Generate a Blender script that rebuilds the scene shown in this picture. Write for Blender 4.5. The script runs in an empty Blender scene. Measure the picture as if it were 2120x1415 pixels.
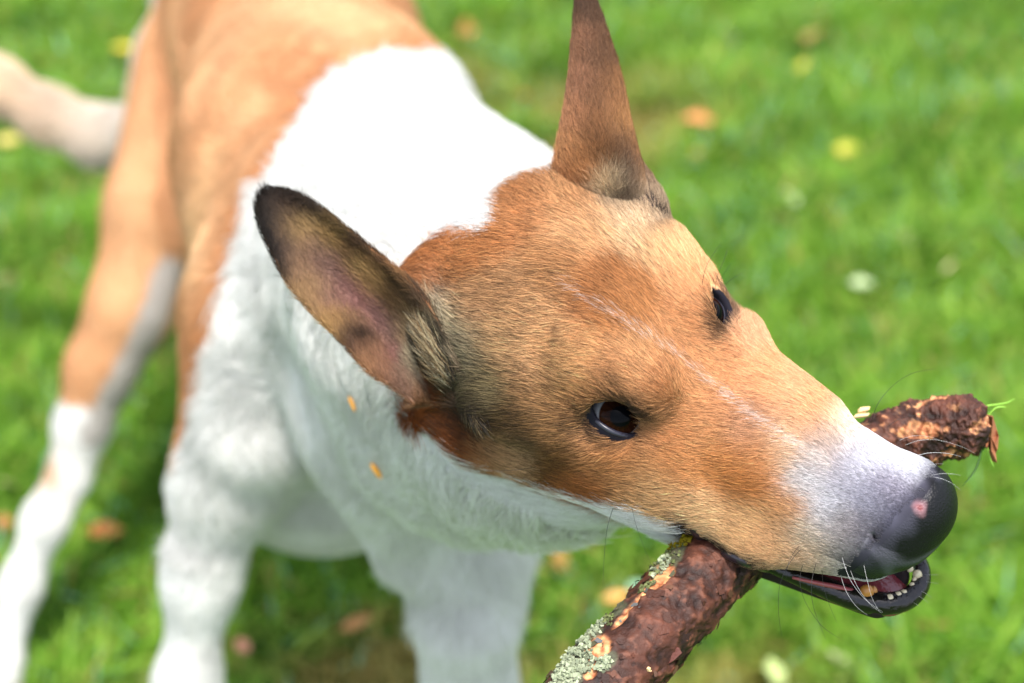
import bpy, math, random, os
import numpy as np
from mathutils import Vector, Matrix

# ------------------------------------------------------------------ camera, world, sun, exposure
S = bpy.context.scene
COL = S.collection
F = 3500.0                      # focal length in pixels of a 2120 px wide frame
PITCH = math.radians(37.0)
CAM = np.array([0.0, 0.0, 1.15])
RGT = np.array([1.0, 0.0, 0.0])
FWD = np.array([0.0, math.cos(PITCH), -math.sin(PITCH)])
UPV = np.array([0.0, math.sin(PITCH), math.cos(PITCH)])
cd = bpy.data.cameras.new('camera')
cam = bpy.data.objects.new('camera', cd)
COL.objects.link(cam)
cam.location = CAM
cam.rotation_euler = (math.pi / 2 - PITCH, 0, 0)
cd.sensor_width = 36.0
cd.lens = F / 2120.0 * 36.0
cd.clip_start = 0.02
cd.clip_end = 500.0
cd.dof.use_dof = True
cd.dof.focus_distance = 0.703
cd.dof.aperture_fstop = 4.6
S.camera = cam

SUN_EL, SUN_AZ = math.radians(76), math.radians(165)      # azimuth from +Y towards +X
w = bpy.data.worlds.new('World')
S.world = w
w.use_nodes = True
nt = w.node_tree
bg = nt.nodes.get('Background') or nt.nodes.new('ShaderNodeBackground')
wo = nt.nodes.get('World Output') or nt.nodes.new('ShaderNodeOutputWorld')
sky = nt.nodes.new('ShaderNodeTexSky')
sky.sky_type = 'NISHITA'
sky.sun_disc = False
sky.sun_elevation = SUN_EL
sky.sun_rotation = SUN_AZ
sky.dust_density = 2.0
hs = nt.nodes.new('ShaderNodeHueSaturation')      # thin white cloud mutes the blue of the sky
hs.inputs['Saturation'].default_value = 0.55
nt.links.new(sky.outputs[0], hs.inputs['Color'])
nt.links.new(hs.outputs[0], bg.inputs[0])
nt.links.new(bg.outputs[0], wo.inputs[0])
bg.inputs[1].default_value = 0.15
sd = bpy.data.lights.new('sun', 'SUN')
sun = bpy.data.objects.new('sun', sd)
COL.objects.link(sun)
sd.energy = 2.7
sd.angle = math.radians(9)
sd.color = (1.0, 0.95, 0.88)
sv = Vector((math.sin(SUN_AZ) * math.cos(SUN_EL), math.cos(SUN_AZ) * math.cos(SUN_EL), math.sin(SUN_EL)))
sun.rotation_euler = sv.to_track_quat('Z', 'Y').to_euler()
S.view_settings.view_transform = 'Standard'
S.view_settings.look = 'None'
S.view_settings.gamma = 1.0
S.view_settings.use_curve_mapping = False
S.view_settings.exposure = 1.2
S.cycles.max_bounces = 8

DEV = os.environ.get('DOGDEV', '')
rng = np.random.default_rng(7)

# ------------------------------------------------------------------ helpers
def at(px, py, t):
    """world point seen in direction (px, py) of the photograph at distance t along the view axis"""
    return CAM + t * (FWD + (px - 1060) / F * RGT - (py - 707.5) / F * UPV)

def proj(P):
    Q = P - CAM
    t = Q @ FWD
    return 1060 + F * (Q @ RGT) / t, 707.5 - F * (Q @ UPV) / t, t

def link(o, parent=None):
    COL.objects.link(o)
    if parent is not None:
        o.parent = parent
    return o

def tag(o, label=None, cat=None, group=None, kind=None):
    if label: o['label'] = label
    if cat: o['category'] = cat
    if group: o['group'] = group
    if kind: o['kind'] = kind
    return o

def empty(name, loc=(0, 0, 0)):
    o = bpy.data.objects.new(name, None)
    o.location = loc
    o.empty_display_size = 0.05
    COL.objects.link(o)
    return o

def mesh(name, V, Fc, mat=None, parent=None, smooth=True, col=None):
    V = np.asarray(V, dtype=np.float32)
    me = bpy.data.meshes.new(name)
    if isinstance(Fc, np.ndarray):
        nf, k = Fc.shape
        me.vertices.add(len(V)); me.vertices.foreach_set('co', V.ravel())
        me.loops.add(nf * k); me.loops.foreach_set('vertex_index', Fc.astype(np.int32).ravel())
        me.polygons.add(nf)
        me.polygons.foreach_set('loop_start', np.arange(0, nf * k, k, dtype=np.int32))
        me.polygons.foreach_set('loop_total', np.full(nf, k, dtype=np.int32))
    else:
        me.from_pydata([tuple(map(float, v)) for v in V], [], [tuple(map(int, f)) for f in Fc])
    if smooth:
        me.polygons.foreach_set('use_smooth', np.ones(len(me.polygons), dtype=bool))
    me.update(calc_edges=True)
    if col is not None:
        a = me.color_attributes.new('col', 'FLOAT_COLOR', 'POINT')
        c = np.ones((len(V), 4), dtype=np.float32); c[:, :3] = col
        a.data.foreach_set('color', c.ravel())
    if mat: me.materials.append(mat)
    o = bpy.data.objects.new(name, me)
    return link(o, parent)

def smin(a, b, k):
    h = np.clip(0.5 + 0.5 * (b - a) / k, 0, 1)
    return b + (a - b) * h - k * h * (1 - h)

def smax(a, b, k):
    return -smin(-a, -b, k)

def cone(P, a, b, r1, r2):
    a = np.asarray(a, np.float32); b = np.asarray(b, np.float32)
    ab = b - a
    h = np.clip(((P - a) @ ab) / float(ab @ ab), 0, 1)
    D = P - a - h[:, None] * ab
    return np.sqrt((D * D).sum(1)) - (r1 + (r2 - r1) * h)

def ell(P, c, r, R=None):
    D = P - np.asarray(c, np.float32)
    if R is not None: D = D @ R
    r = np.asarray(r, np.float32)
    k0 = np.sqrt(((D / r) ** 2).sum(1))
    k1 = np.sqrt(((D / (r * r)) ** 2).sum(1)) + 1e-9
    return k0 * (k0 - 1) / k1

def rot(ax, deg):
    return np.array(Matrix.Rotation(math.radians(deg), 3, ax)).astype(np.float32)

def field(fn, lo, hi, h, coarse=4):
    """sample fn on a grid, finely only near the surface"""
    lo = np.asarray(lo, float); n = np.ceil((np.asarray(hi) - lo) / h / coarse).astype(int) * coarse + 1
    nc = (n - 1) // coarse + 1
    ax = [lo[i] + np.arange(nc[i]) * h * coarse for i in range(3)]
    G = np.stack(np.meshgrid(*ax, indexing='ij'), -1).reshape(-1, 3).astype(np.float32)
    Cv = fn(G).reshape(nc)
    big = Cv
    for d in range(3):
        i = np.arange(n[d]) / coarse
        i0 = np.minimum(i.astype(int), nc[d] - 2); f = (i - i0).astype(np.float32)
        sh = [1, 1, 1]; sh[d] = -1
        f = f.reshape(sh)
        big = np.take(big, i0, d) * (1 - f) + np.take(big, i0 + 1, d) * f
    near = np.abs(big) < h * coarse * 1.6
    idx = np.argwhere(near)
    P = (lo + idx * h).astype(np.float32)
    out = np.empty(len(P), np.float32)
    for s in range(0, len(P), 400000):
        out[s:s + 400000] = fn(P[s:s + 400000])
    big = big.astype(np.float32)
    big[near] = out
    return big, lo

def nets(V, lo, h):
    """surface nets of the zero level"""
    s = V < 0
    nx, ny, nz = V.shape
    c = np.zeros((nx - 1, ny - 1, nz - 1), np.int8)
    for i in (0, 1):
        for j in (0, 1):
            for k in (0, 1):
                c += s[i:nx - 1 + i, j:ny - 1 + j, k:nz - 1 + k]
    act = (c > 0) & (c < 8)
    idx = np.argwhere(act)
    ids = -np.ones(act.shape, np.int64)
    ids[act] = np.arange(len(idx))
    acc = np.zeros((len(idx), 3)); cnt = np.zeros(len(idx))
    corners = [(i, j, k) for i in (0, 1) for j in (0, 1) for k in (0, 1)]
    for a in corners:
        for d in range(3):
            if a[d]: continue
            b = list(a); b[d] = 1
            va = V[idx[:, 0] + a[0], idx[:, 1] + a[1], idx[:, 2] + a[2]]
            vb = V[idx[:, 0] + b[0], idx[:, 1] + b[1], idx[:, 2] + b[2]]
            m = (va < 0) != (vb < 0)
            t = np.where(m, va / np.where(m, va - vb, 1), 0)
            p = np.array(a, float)[None] + np.zeros((len(idx), 3)); p[:, d] += t
            acc[m] += p[m]; cnt[m] += 1
    P = lo + (idx + acc / cnt[:, None]) * h
    faces = []
    for d in range(3):
        u, v = (d + 1) % 3, (d + 2) % 3
        sl0 = [slice(None)] * 3; sl1 = [slice(None)] * 3
        sl0[d] = slice(0, -1); sl1[d] = slice(1, None)
        s0, s1 = s[tuple(sl0)], s[tuple(sl1)]
        m = s0 != s1
        e = np.argwhere(m)
        ok = (e[:, u] > 0) & (e[:, v] > 0) & (e[:, u] < V.shape[u] - 1) & (e[:, v] < V.shape[v] - 1)
        e = e[ok]
        sgn = s0[e[:, 0], e[:, 1], e[:, 2]]
        def cell(du, dv):
            q = e.copy(); q[:, u] -= du; q[:, v] -= dv
            return ids[q[:, 0], q[:, 1], q[:, 2]]
        a, b, c_, d_ = cell(1, 1), cell(0, 1), cell(0, 0), cell(1, 0)
        f = np.stack([a, b, c_, d_], 1)
        f[~sgn] = f[~sgn][:, ::-1]
        faces.append(f)
    return P, np.concatenate(faces)

def vnormals(V, Fc):
    n = np.zeros_like(V)
    a, b, c, d = (V[Fc[:, i]] for i in range(4))
    fn = np.cross(c - a, d - b)
    for i in range(4):
        np.add.at(n, Fc[:, i], fn)
    return n / (np.linalg.norm(n, axis=1, keepdims=True) + 1e-12)

# ------------------------------------------------------------------ head frame (cm, x towards nose, y towards the dog's right, z dorsal)
PHI, TAU = math.radians(44), math.radians(18)
uu = np.array([0.884, -0.468, 0.0])          # camera space: right, up, towards the camera
pp = np.array([-0.468, -0.884, 0.0])
kk = np.array([0.0, 0.0, 1.0])
hx = uu * math.cos(TAU) + kk * math.sin(TAU)
tx = kk * math.cos(TAU) - uu * math.sin(TAU)
hy = pp * math.cos(PHI) + tx * math.sin(PHI)
hz = -pp * math.sin(PHI) + tx * math.cos(PHI)
CW = np.stack([RGT, UPV, -FWD])               # camera space -> world rows
HX, HY, HZ = hx @ CW, hy @ CW, hz @ CW
HO = at(1390, 750, 0.725)
HM = np.stack([HX, HY, HZ])                   # rows
def h2w(p): return HO + (np.asarray(p, float) * 0.01) @ HM
def w2h(P): return (((P - HO) @ HM.T) * 100).astype(np.float32)

SK = math.radians(6)
def toskull(p):
    s = p.copy()
    s[:, 1] = math.cos(SK) * p[:, 1] - math.sin(SK) * p[:, 2]
    s[:, 2] = math.sin(SK) * p[:, 1] + math.cos(SK) * p[:, 2]
    return s

def head_sdf(p):
    """p in head cm; the skull is twisted 6 degrees against the muzzle, the near lip rides over the stick"""
    s = toskull(p)
    q = s.copy(); q[:, 1] = np.abs(q[:, 1])
    d = ell(q, (-4.7, 0, -0.7), (6.6, 5.5, 4.9))
    d = smin(d, ell(q, (-1.2, 0, 0.3), (3.6, 3.6, 2.0)), 1.2)
    d = smin(d, ell(q, (-4.0, 3.6, -3.6), (4.4, 1.9, 3.3)), 1.4)
    d = smin(d, cone(q, (1.4, 3.3, -1.75), (-5.5, 5.15, -1.5), 0.95, 1.2), 1.0)
    d = smin(d, cone(s, (0.5, 3.05, 1.5), (-2.4, 3.35, 1.9), 1.0, 1.3), 1.0)
    d = smin(d, cone(s, (-0.6, -2.5, 1.5), (-2.6, -3.1, 1.9), 0.8, 1.25), 1.2)
    d = smin(d, cone(s, (1.6, -3.3, -0.3), (-2.8, -3.9, 1.5), 0.85, 1.2), 1.0)
    m = p.copy(); m[:, 1] = np.abs(m[:, 1])
    e = cone(m, (0.0, 0, -1.2), (11.3, 0, -1.0), 2.7, 1.75)
    e = smin(e, cone(m, (1.5, 2.3, -1.3), (5.0, 1.3, -1.0), 1.35, 1.2), 1.2)
    e = smin(e, cone(m, (0.5, 1.7, -2.6), (11.0, 1.15, -2.5), 1.7, 1.35), 1.3)
    e = smin(e, cone(p, (2.0, -2.6, -0.7), (6.5, -1.45, -0.5), 1.35, 1.1), 1.0)
    # lips: near side pushed out and down over the stick
    l1 = cone(p, (2.4, 2.3, -3.9), (6.4, 2.2, -4.6), 1.5, 1.25)
    l1 = smin(l1, cone(p, (6.4, 2.2, -4.6), (10.8, 1.15, -3.8), 1.25, 0.95), 0.8)
    l2 = cone(p, (1.5, -1.6, -3.6), (10.8, -0.9, -3.5), 1.3, 0.95)
    e = smin(e, smin(l1, l2, 0.8), 1.2)
    d = smin(d, e, 1.6)
    d = smin(d, ell(p, (0.5, 3.4, -3.6), (3.4, 1.5, 2.2)), 1.5)
    # furrow between the brows
    d = smax(d, -cone(q, (2.6, 0, 3.0), (-3.4, 0, 5.0), 0.9, 0.9), 1.8)
    # mouth cavity
    d = smax(d, -cone(p, (4.5, 0.3, -5.9), (11.5, 0, -4.9), 1.5, 0.8), 0.4)
    # eye sockets
    d = smax(d, -ell(s, (-0.3, 4.3, -0.2), (1.3, 1.2, 0.8)), 0.5)
    d = smax(d, -ell(s, (0.4, -4.3, 0.5), (1.3, 1.2, 0.8)), 0.5)
    return d

def jaw_sdf(p):
    q = p.copy(); q[:, 1] = np.abs(q[:, 1])
    d = cone(q, (-4.0, 2.9, -5.2), (5.5, 1.3, -7.2), 1.5, 0.9)
    d = smin(d, cone(q, (5.5, 1.1, -7.2), (11.9, 0.75, -6.2), 0.95, 0.85), 0.8)
    d = smax(d, -ell(p, (9.6, 0.35, -5.3), (4.6, 1.5, 1.15)), 0.2)
    return d

B = []          # body cones: world a, b, r1, r2, k
def bc(p1, p2, k=0.03):
    (x1, y1, t1, r1), (x2, y2, t2, r2) = p1, p2
    B.append((at(x1, y1, t1), at(x2, y2, t2), r1 * t1 / F, r2 * t2 / F, k))
def chain(pts, k=0.03):
    for a, b in zip(pts[:-1], pts[1:]): bc(a, b, k)
# trunk
chain([(500, -40, 1.58, 190), (615, 110, 1.40, 225), (680, 330, 1.22, 285), (748, 640, 1.14, 292), (715, 880, 1.20, 240)], 0.05)
bc((550, 680, 1.08, 118), (520, 890, 1.085, 98), 0.045)
bc((810, 960, 1.02, 100), (860, 1120, 1.06, 88), 0.022)
bc((860, 945, .93, 62), (985, 1035, .93, 58), 0.012)
bc((740, 860, 1.03, 90), (900, 830, .96, 90), 0.02)
# neck
chain([(790, 520, 1.08, 300), (970, 622, 0.92, 290), (1130, 720, 0.82, 250)], 0.05)
chain([(880, 860, 1.02, 200), (1120, 890, 0.86, 190), (1270, 930, 0.79, 140)], 0.04)
# front legs
chain([(545, 640, 1.10, 135), (472, 980, 1.12, 88), (418, 1190, 1.15, 64), (388, 1420, 1.18, 51), (375, 1700, 1.24, 60), (370, 1800, 1.25, 62)], 0.03)
bc((370, 1810, 1.25, 70), (365, 1860, 1.20, 75), 0.02)
chain([(960, 880, 1.06, 160), (980, 1120, 1.08, 100), (964, 1290, 1.09, 84), (972, 1420, 1.12, 78), (990, 1720, 1.20, 70), (990, 1830, 1.22, 66)], 0.03)
bc((990, 1850, 1.22, 75), (995, 1900, 1.17, 78), 0.02)
bc((840, 330, 1.12, 165), (1000, 432, .98, 150), 0.03)
# near hind leg
chain([(420, 130, 1.52, 135), (325, 430, 1.46, 100), (272, 640, 1.45, 82), (210, 760, 1.45, 66), (172, 880, 1.455, 49), (143, 985, 1.46, 36), (95, 1075, 1.45, 38), (45, 1210, 1.46, 35), (5, 1370, 1.47, 31), (-15, 1420, 1.455, 40)], 0.02)
bc((-20, 1425, 1.45, 44), (-40, 1480, 1.40, 44), 0.02)
# far hind leg
chain([(520, 150, 1.56, 130), (500, 520, 1.55, 90), (430, 850, 1.62, 45), (400, 1000, 1.64, 38), (392, 1150, 1.60, 34)], 0.02)
bc((392, 1160, 1.585, 38), (395, 1200, 1.55, 40), 0.02)
# belly
bc((640, 900, 1.25, 230), (600, 300, 1.5, 190), 0.05)
# tail
chain([(330, 260, 1.60, 52), (210, 285, 1.62, 50), (110, 245, 1.62, 46), (0, 182, 1.62, 44), (-120, 110, 1.60, 48), (-230, -20, 1.58, 30)], 0.02)
B = [(a.astype(np.float32), b.astype(np.float32), r1, r2, k) for a, b, r1, r2, k in B]

def body_sdf(P):
    d = None
    for a, b, r1, r2, k in B:
        e = cone(P, a, b, r1, r2)
        d = e if d is None else smin(d, e, k)
    return d

MOUND = [(at(1258, 404, .760), at(1230, 455, .758), 84 * .75 / F, 98 * .75 / F, .020), (at(1245, 335, .768), at(1258, 410, .760), 48 * .75 / F, 84 * .75 / F, .012), (at(1320, 450, .748), at(1300, 470, .748), 52 * .75 / F, 60 * .75 / F, .012),
         (at(1120, 470, .770), at(1010, 560, .772), 95 * .77 / F, 100 * .77 / F, .025), (at(930, 620, .762), at(960, 680, .755), 82 * .76 / F, 90 * .76 / F, .020),
         (at(905, 585, .768), at(870, 600, .762), 55 * .76 / F, 34 * .76 / F, .010), (at(925, 838, .778), at(1010, 885, .772), 66 * .78 / F, 78 * .77 / F, .015),
         (at(1000, 700, .765), at(1010, 800, .765), 90 * .76 / F, 80 * .76 / F, .020)]
MOUND = [(a.astype(np.float32), b.astype(np.float32), r1, r2, k) for a, b, r1, r2, k in MOUND]

def dog_sdf(P):
    d = body_sdf(P)
    p = w2h(P)
    near = (p[:, 0] > -22) & (np.abs(p[:, 1]) < 22) & (np.abs(p[:, 2]) < 22)
    if near.any():
        hd = head_sdf(p[near]) * 0.01
        jd = jaw_sdf(p[near]) * 0.01
        for a, b, r1, r2, k in MOUND:
            hd = smin(hd, cone(P[near], a, b, r1, r2), k)
        d[near] = np.minimum(smin(d[near], hd, 0.02), jd)
    return d

def head_local_sdf(p):
    return dog_sdf((HO + (p * 0.01) @ HM).astype(np.float32)) * 100

# ------------------------------------------------------------------ materials
def lin(c):
    c = np.asarray(c, float) / 255.0
    return np.where(c <= 0.04045, c / 12.92, ((c + 0.055) / 1.055) ** 2.4)

def mat(name, color=(.5, .5, .5), rough=0.6, spec=0.5, attr=False, **kw):
    m = bpy.data.materials.new(name); m.use_nodes = True
    n = m.node_tree.nodes; l = m.node_tree.links
    b = n['Principled BSDF']
    b.inputs['Base Color'].default_value = (*color, 1)
    b.inputs['Roughness'].default_value = rough
    b.inputs['Specular IOR Level'].default_value = spec
    for k, v in kw.items():
        b.inputs[k.replace('_', ' ')].default_value = v
    if attr:
        a = n.new('ShaderNodeAttribute'); a.attribute_name = 'col'
        l.new(a.outputs['Color'], b.inputs['Base Color'])
    return m

def add_bump(m, scale, dist, detail=4, strength=0.5):
    n = m.node_tree.nodes; l = m.node_tree.links
    tc = n.new('ShaderNodeTexCoord'); no = n.new('ShaderNodeTexNoise'); bu = n.new('ShaderNodeBump')
    no.inputs['Scale'].default_value = scale; no.inputs['Detail'].default_value = detail
    bu.inputs['Distance'].default_value = dist; bu.inputs['Strength'].default_value = strength
    l.new(tc.outputs['Object'], no.inputs['Vector']); l.new(no.outputs[0], bu.inputs['Height'])
    l.new(bu.outputs[0], n['Principled BSDF'].inputs['Normal'])
    return m

M_SKIN = mat('dog_skin', rough=0.8, spec=0.2, attr=True)
M_HAIR = mat('dog_hair', rough=0.55, spec=0.25, attr=True)
def hair_nodes(m):
    n = m.node_tree.nodes; l = m.node_tree.links; b = n['Principled BSDF']
    a = [x for x in n if x.type == 'ATTRIBUTE'][0]
    tr = n.new('ShaderNodeBsdfTranslucent'); mx = n.new('ShaderNodeMixShader'); mx.inputs[0].default_value = 0.3
    out = [x for x in n if x.type == 'OUTPUT_MATERIAL'][0]
    t = n.new('ShaderNodeAttribute'); t.attribute_name = 'tick'
    hi = n.new('ShaderNodeHairInfo')
    r = n.new('ShaderNodeMapRange'); r.inputs[1].default_value = 0.35; r.inputs[2].default_value = 0.8
    mu = n.new('ShaderNodeMath'); mu.operation = 'MULTIPLY'
    mc = n.new('ShaderNodeMixRGB'); mc.inputs[2].default_value = (0.022, 0.014, 0.010, 1)
    l.new(hi.outputs['Intercept'], r.inputs[0]); l.new(r.outputs[0], mu.inputs[0]); l.new(t.outputs['Fac'], mu.inputs[1])
    l.new(mu.outputs[0], mc.inputs[0]); l.new(a.outputs['Color'], mc.inputs[1])
    l.new(mc.outputs[0], b.inputs['Base Color']); l.new(mc.outputs[0], tr.inputs['Color'])
    l.new(b.outputs[0], mx.inputs[1]); l.new(tr.outputs[0], mx.inputs[2]); l.new(mx.outputs[0], out.inputs[0])
hair_nodes(M_HAIR)

# ------------------------------------------------------------------ lawn
def ground_at(px, py, z=0.0):
    d = at(px, py, 1.0) - CAM
    return CAM + d * ((z - CAM[2]) / d[2])

def vnoise(P, f, seed=0):
    """cheap smooth noise 0..1 from sums of sines"""
    r = np.random.default_rng(seed); v = 0
    for i in range(6):
        k = r.normal(size=3) * f; v = v + np.sin(P @ k[:P.shape[1]] * 2 + r.uniform(0, 6.28))
    return np.clip(0.5 + v / 6.0, 0, 1)

def build_lawn():
    m = mat('soil_and_thatch', rough=0.95, spec=0.1)
    n = m.node_tree.nodes; l = m.node_tree.links
    tc = n.new('ShaderNodeTexCoord'); no = n.new('ShaderNodeTexNoise'); cr = n.new('ShaderNodeValToRGB')
    no.inputs['Scale'].default_value = 9; no.inputs['Detail'].default_value = 8
    cr.color_ramp.elements[0].color = (0.035, 0.08, 0.012, 1); cr.color_ramp.elements[0].position = 0.35
    cr.color_ramp.elements[1].color = (0.09, 0.19, 0.025, 1); cr.color_ramp.elements[1].position = 0.7
    l.new(tc.outputs['Object'], no.inputs['Vector']); l.new(no.outputs[0], cr.inputs[0]); l.new(cr.outputs[0], n['Principled BSDF'].inputs['Base Color'])
    o = mesh('ground', [(-300, -300, 0), (300, -300, 0), (300, 300, 0), (-300, 300, 0)], [(0, 1, 2, 3)], m, smooth=False)
    tag(o, 'flat ground of the lawn under the green grass', 'ground', kind='structure')
    # blades
    def blades(N, x0, x1, y0, y1, wd, ht, name, label):
        X = rng.uniform(x0, x1, N); Y = rng.uniform(y0, y1, N)
        P = np.stack([X, Y], 1)
        cl = vnoise(P, 6, 3); br = vnoise(P, 2.5, 5); tn = vnoise(P, 14, 9)
        brown = np.clip((br - 0.62) * 5, 0, 1) * np.clip(tn * 2.2 - 0.3, 0, 1)
        H = ht * (0.55 + 0.7 * rng.random(N)) * (0.7 + 0.6 * cl) * (1 - 0.55 * brown)
        W = wd * (0.6 + 0.8 * rng.random(N))
        th = rng.uniform(0, 2 * np.pi, N); lean = rng.uniform(0.2, 1.3, N) * H
        wx, wy = np.cos(th) * W / 2, np.sin(th) * W / 2
        ld = th + np.pi / 2 + rng.normal(0, 0.5, N)
        lx, ly = np.cos(ld) * lean, np.sin(ld) * lean
        V = np.zeros((N, 5, 3), np.float32)
        V[:, 0] = np.stack([X - wx, Y - wy, X * 0 - 0.002], 1)
        V[:, 1] = np.stack([X + wx, Y + wy, X * 0 - 0.002], 1)
        V[:, 2] = np.stack([X + lx * .35 + wx * .9, Y + ly * .35 + wy * .9, H * .62], 1)
        V[:, 3] = np.stack([X + lx * .35 - wx * .9, Y + ly * .35 - wy * .9, H * .62], 1)
        V[:, 4] = np.stack([X + lx, Y + ly, H], 1)
        base = np.arange(N)[:, None] * 5
        Q = base + np.array([0, 1, 2, 3]); T = base + np.array([3, 2, 4, 4])
        F3 = np.concatenate([base + np.array([0, 1, 2]), base + np.array([0, 2, 3]), base + np.array([3, 2, 4])])
        g1, g2, g3 = lin((116, 164, 44)), lin((170, 204, 86)), lin((74, 126, 32))
        straw, bl = lin((176, 150, 92)), lin((140, 190, 150))
        t = rng.random(N)[:, None]; mixp = np.clip(tn + rng.normal(0, 0.15, N), 0, 1)[:, None]
        c = g3 + (g1 - g3) * mixp; c = c + (g2 - c) * (t ** 3)
        c = c + (straw - c) * np.clip(brown[:, None] * 0.8 + (rng.random((N, 1)) < 0.05), 0, 1)
        c = np.where(rng.random((N, 1)) < 0.04, bl, c)
        c = c * rng.uniform(0.8, 1.15, (N, 1))
        o = mesh(name, V.reshape(-1, 3), F3, M_GRASS, smooth=False, col=np.repeat(c, 5, 0))
        tag(o, label, 'grass', kind='stuff')
    global M_GRASS
    M_GRASS = mat('grass_blade', rough=0.5, spec=0.22, attr=True)
    n = M_GRASS.node_tree.nodes; l = M_GRASS.node_tree.links
    tr = n.new('ShaderNodeBsdfTranslucent'); mx = n.new('ShaderNodeMixShader'); mx.inputs[0].default_value = 0.4
    a = [x for x in n if x.type == 'ATTRIBUTE'][0]; out = [x for x in n if x.type == 'OUTPUT_MATERIAL'][0]
    l.new(a.outputs['Color'], tr.inputs['Color']); l.new(n['Principled BSDF'].outputs[0], mx.inputs[1]); l.new(tr.outputs[0], mx.inputs[2]); l.new(mx.outputs[0], out.inputs[0])
    blades(230000, -1.25, 1.15, 0.75, 2.75, 0.0042, 0.042, 'grass', 'short bright green lawn grass around the dog')
    blades(60000, -4, 4, 2.75, 8, 0.010, 0.05, 'grass', 'lawn grass stretching away behind the dog')

def build_leaf(px, py, rpx, c, label, asp=0.62, curl=0.5, roll=None):
    asp = 0.38 + 0.34 * ((px * 13 + py * 7) % 10) / 10; curl = 0.3 + 0.9 * ((px * 5 + py * 3) % 7) / 7
    p = ground_at(px, py, 0.034)
    t = (p - CAM) @ FWD
    L = rpx * t / F * 0.92
    n, mrow = 9, 5
    V = []; Fc = []
    for i in range(n):
        s = i / (n - 1)
        wd = L * asp * (math.sin(math.pi * min(1, s * 1.02 + 0.02) ** 0.8)) ** 0.8 * (1 + 0.12 * math.sin(s * 19))
        for j in range(mrow):
            v = (j / (mrow - 1) - 0.5) * 2
            V.append(((s - 0.5) * 2 * L, v * wd, curl * (abs(v) ** 1.5 * wd * 0.6 + ((s - 0.5) ** 2) * L * 0.7)))
    for i in range(n - 1):
        for j in range(mrow - 1):
            a = i * mrow + j
            Fc.append((a, a + 1, a + mrow + 1, a + mrow))
    k = len(V)                                  # stalk
    for s, dx in ((0, 0.0), (1, 0.35)):
        for dy, dz in ((-1, 0), (1, 0), (0, 1)):
            V.append((L * (-0.97 - dx), dy * L * 0.03, curl * 0.175 * L + dz * L * 0.05))
    Fc += [(k, k + 1, k + 4, k + 3), (k + 1, k + 2, k + 5, k + 4), (k + 2, k, k + 3, k + 5)]
    m = add_bump(mat('dry_leaf', (lin(c) * 0.66 + lin((130, 140, 60)) * 0.16), 0.6, 0.4), 60, 0.002)
    o = mesh('fallen_leaf', V, Fc, m, smooth=True)
    sf = o.modifiers.new('thickness', 'SOLIDIFY'); sf.thickness = 0.0006
    o.location = p
    r = random.Random(int(px * 7 + py))
    o.rotation_euler = (r.uniform(-.35, .35) + 0.25, r.uniform(-.3, .3), roll if roll is not None else r.uniform(0, 6.28))
    tag(o, label, 'leaf', 'fallen leaves on the lawn')

LEAVES = [
 (965, 60, 36, (235, 150, 95), 'orange tan fallen leaf on the grass above the dog\'s white withers'),
 (262, 100, 27, (225, 200, 60), 'round yellow leaf on the grass just above the tail'),
 (1085, 200, 27, (180, 110, 35), 'small rust brown leaf on grass between the withers and the upright ear'),
 (1450, 257, 38, (235, 140, 90), 'orange pink leaf lying on grass right of the upright ear'),
 (1438, 322, 18, (165, 120, 20), 'tiny ochre leaf below the orange pink leaf'),
 (1755, 310, 28, (215, 205, 60), 'yellow leaf on the grass in the upper right of the lawn'),
 (1662, 135, 24, (190, 185, 55), 'dull olive yellow leaf near the top of the lawn'),
 (1685, 82, 42, (165, 140, 70), 'faded brown leaf close to the top edge of the lawn'),
 (1120, 105, 27, (200, 220, 165), 'pale green leaf left of the upright ear tip'),
 (1870, 492, 38, (235, 215, 190), 'large pale cream leaf on the grass right of the far eye'),
 (1785, 590, 27, (200, 220, 170), 'pale green leaf below the large cream leaf'),
 (1962, 555, 18, (225, 210, 165), 'small cream leaf on grass beside the large cream leaf'),
 (20, 292, 28, (225, 205, 110), 'pale yellow leaf on grass just under the tail'),
 (128, 540, 28, (150, 85, 35), 'dark rust leaf left of the hind thigh'),
 (222, 1100, 40, (225, 130, 70), 'bright orange leaf between hind leg and front leg'),
 (8, 1082, 26, (190, 95, 50), 'rust red leaf left of the hind hock'),
 (12, 1000, 18, (225, 210, 160), 'small cream leaf above the rust red leaf'),
 (18, 838, 26, (215, 195, 150), 'pale beige leaf far left of the hind leg'),
 (5, 580, 24, (215, 215, 140), 'pale yellow green leaf at the left beside the thigh'),
 (1280, 1236, 32, (240, 170, 90), 'apricot leaf on the grass left of the stick'),
 (1318, 1215, 24, (150, 200, 170), 'blue green leaf touching the apricot leaf'),
 (505, 1340, 28, (215, 140, 120), 'dusty pink leaf on grass between the front legs'),
 (1600, 1392, 50, (196, 214, 140), 'big pale lime leaf right of the thick stick end'),
 (1738, 1368, 36, (225, 225, 180), 'pale cream green leaf right of the big lime leaf'),
 (1812, 762, 24, (205, 195, 80), 'yellow leaf on grass above the far end of the stick'),
 (1640, 412, 26, (195, 215, 160), 'pale sage leaf on grass right of the forehead'),
 (1925, 1295, 46, (150, 100, 55), 'brown leaf on the grass below the nose'),
 (2105, 860, 24, (170, 120, 55), 'tawny brown leaf right of the stick tip'),
 (1160, 1165, 36, (150, 110, 50), 'brown leaf on grass under the throat'),
 (740, 1290, 40, (195, 130, 80), 'tan leaf on a bare patch between the front legs'),
]

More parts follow.
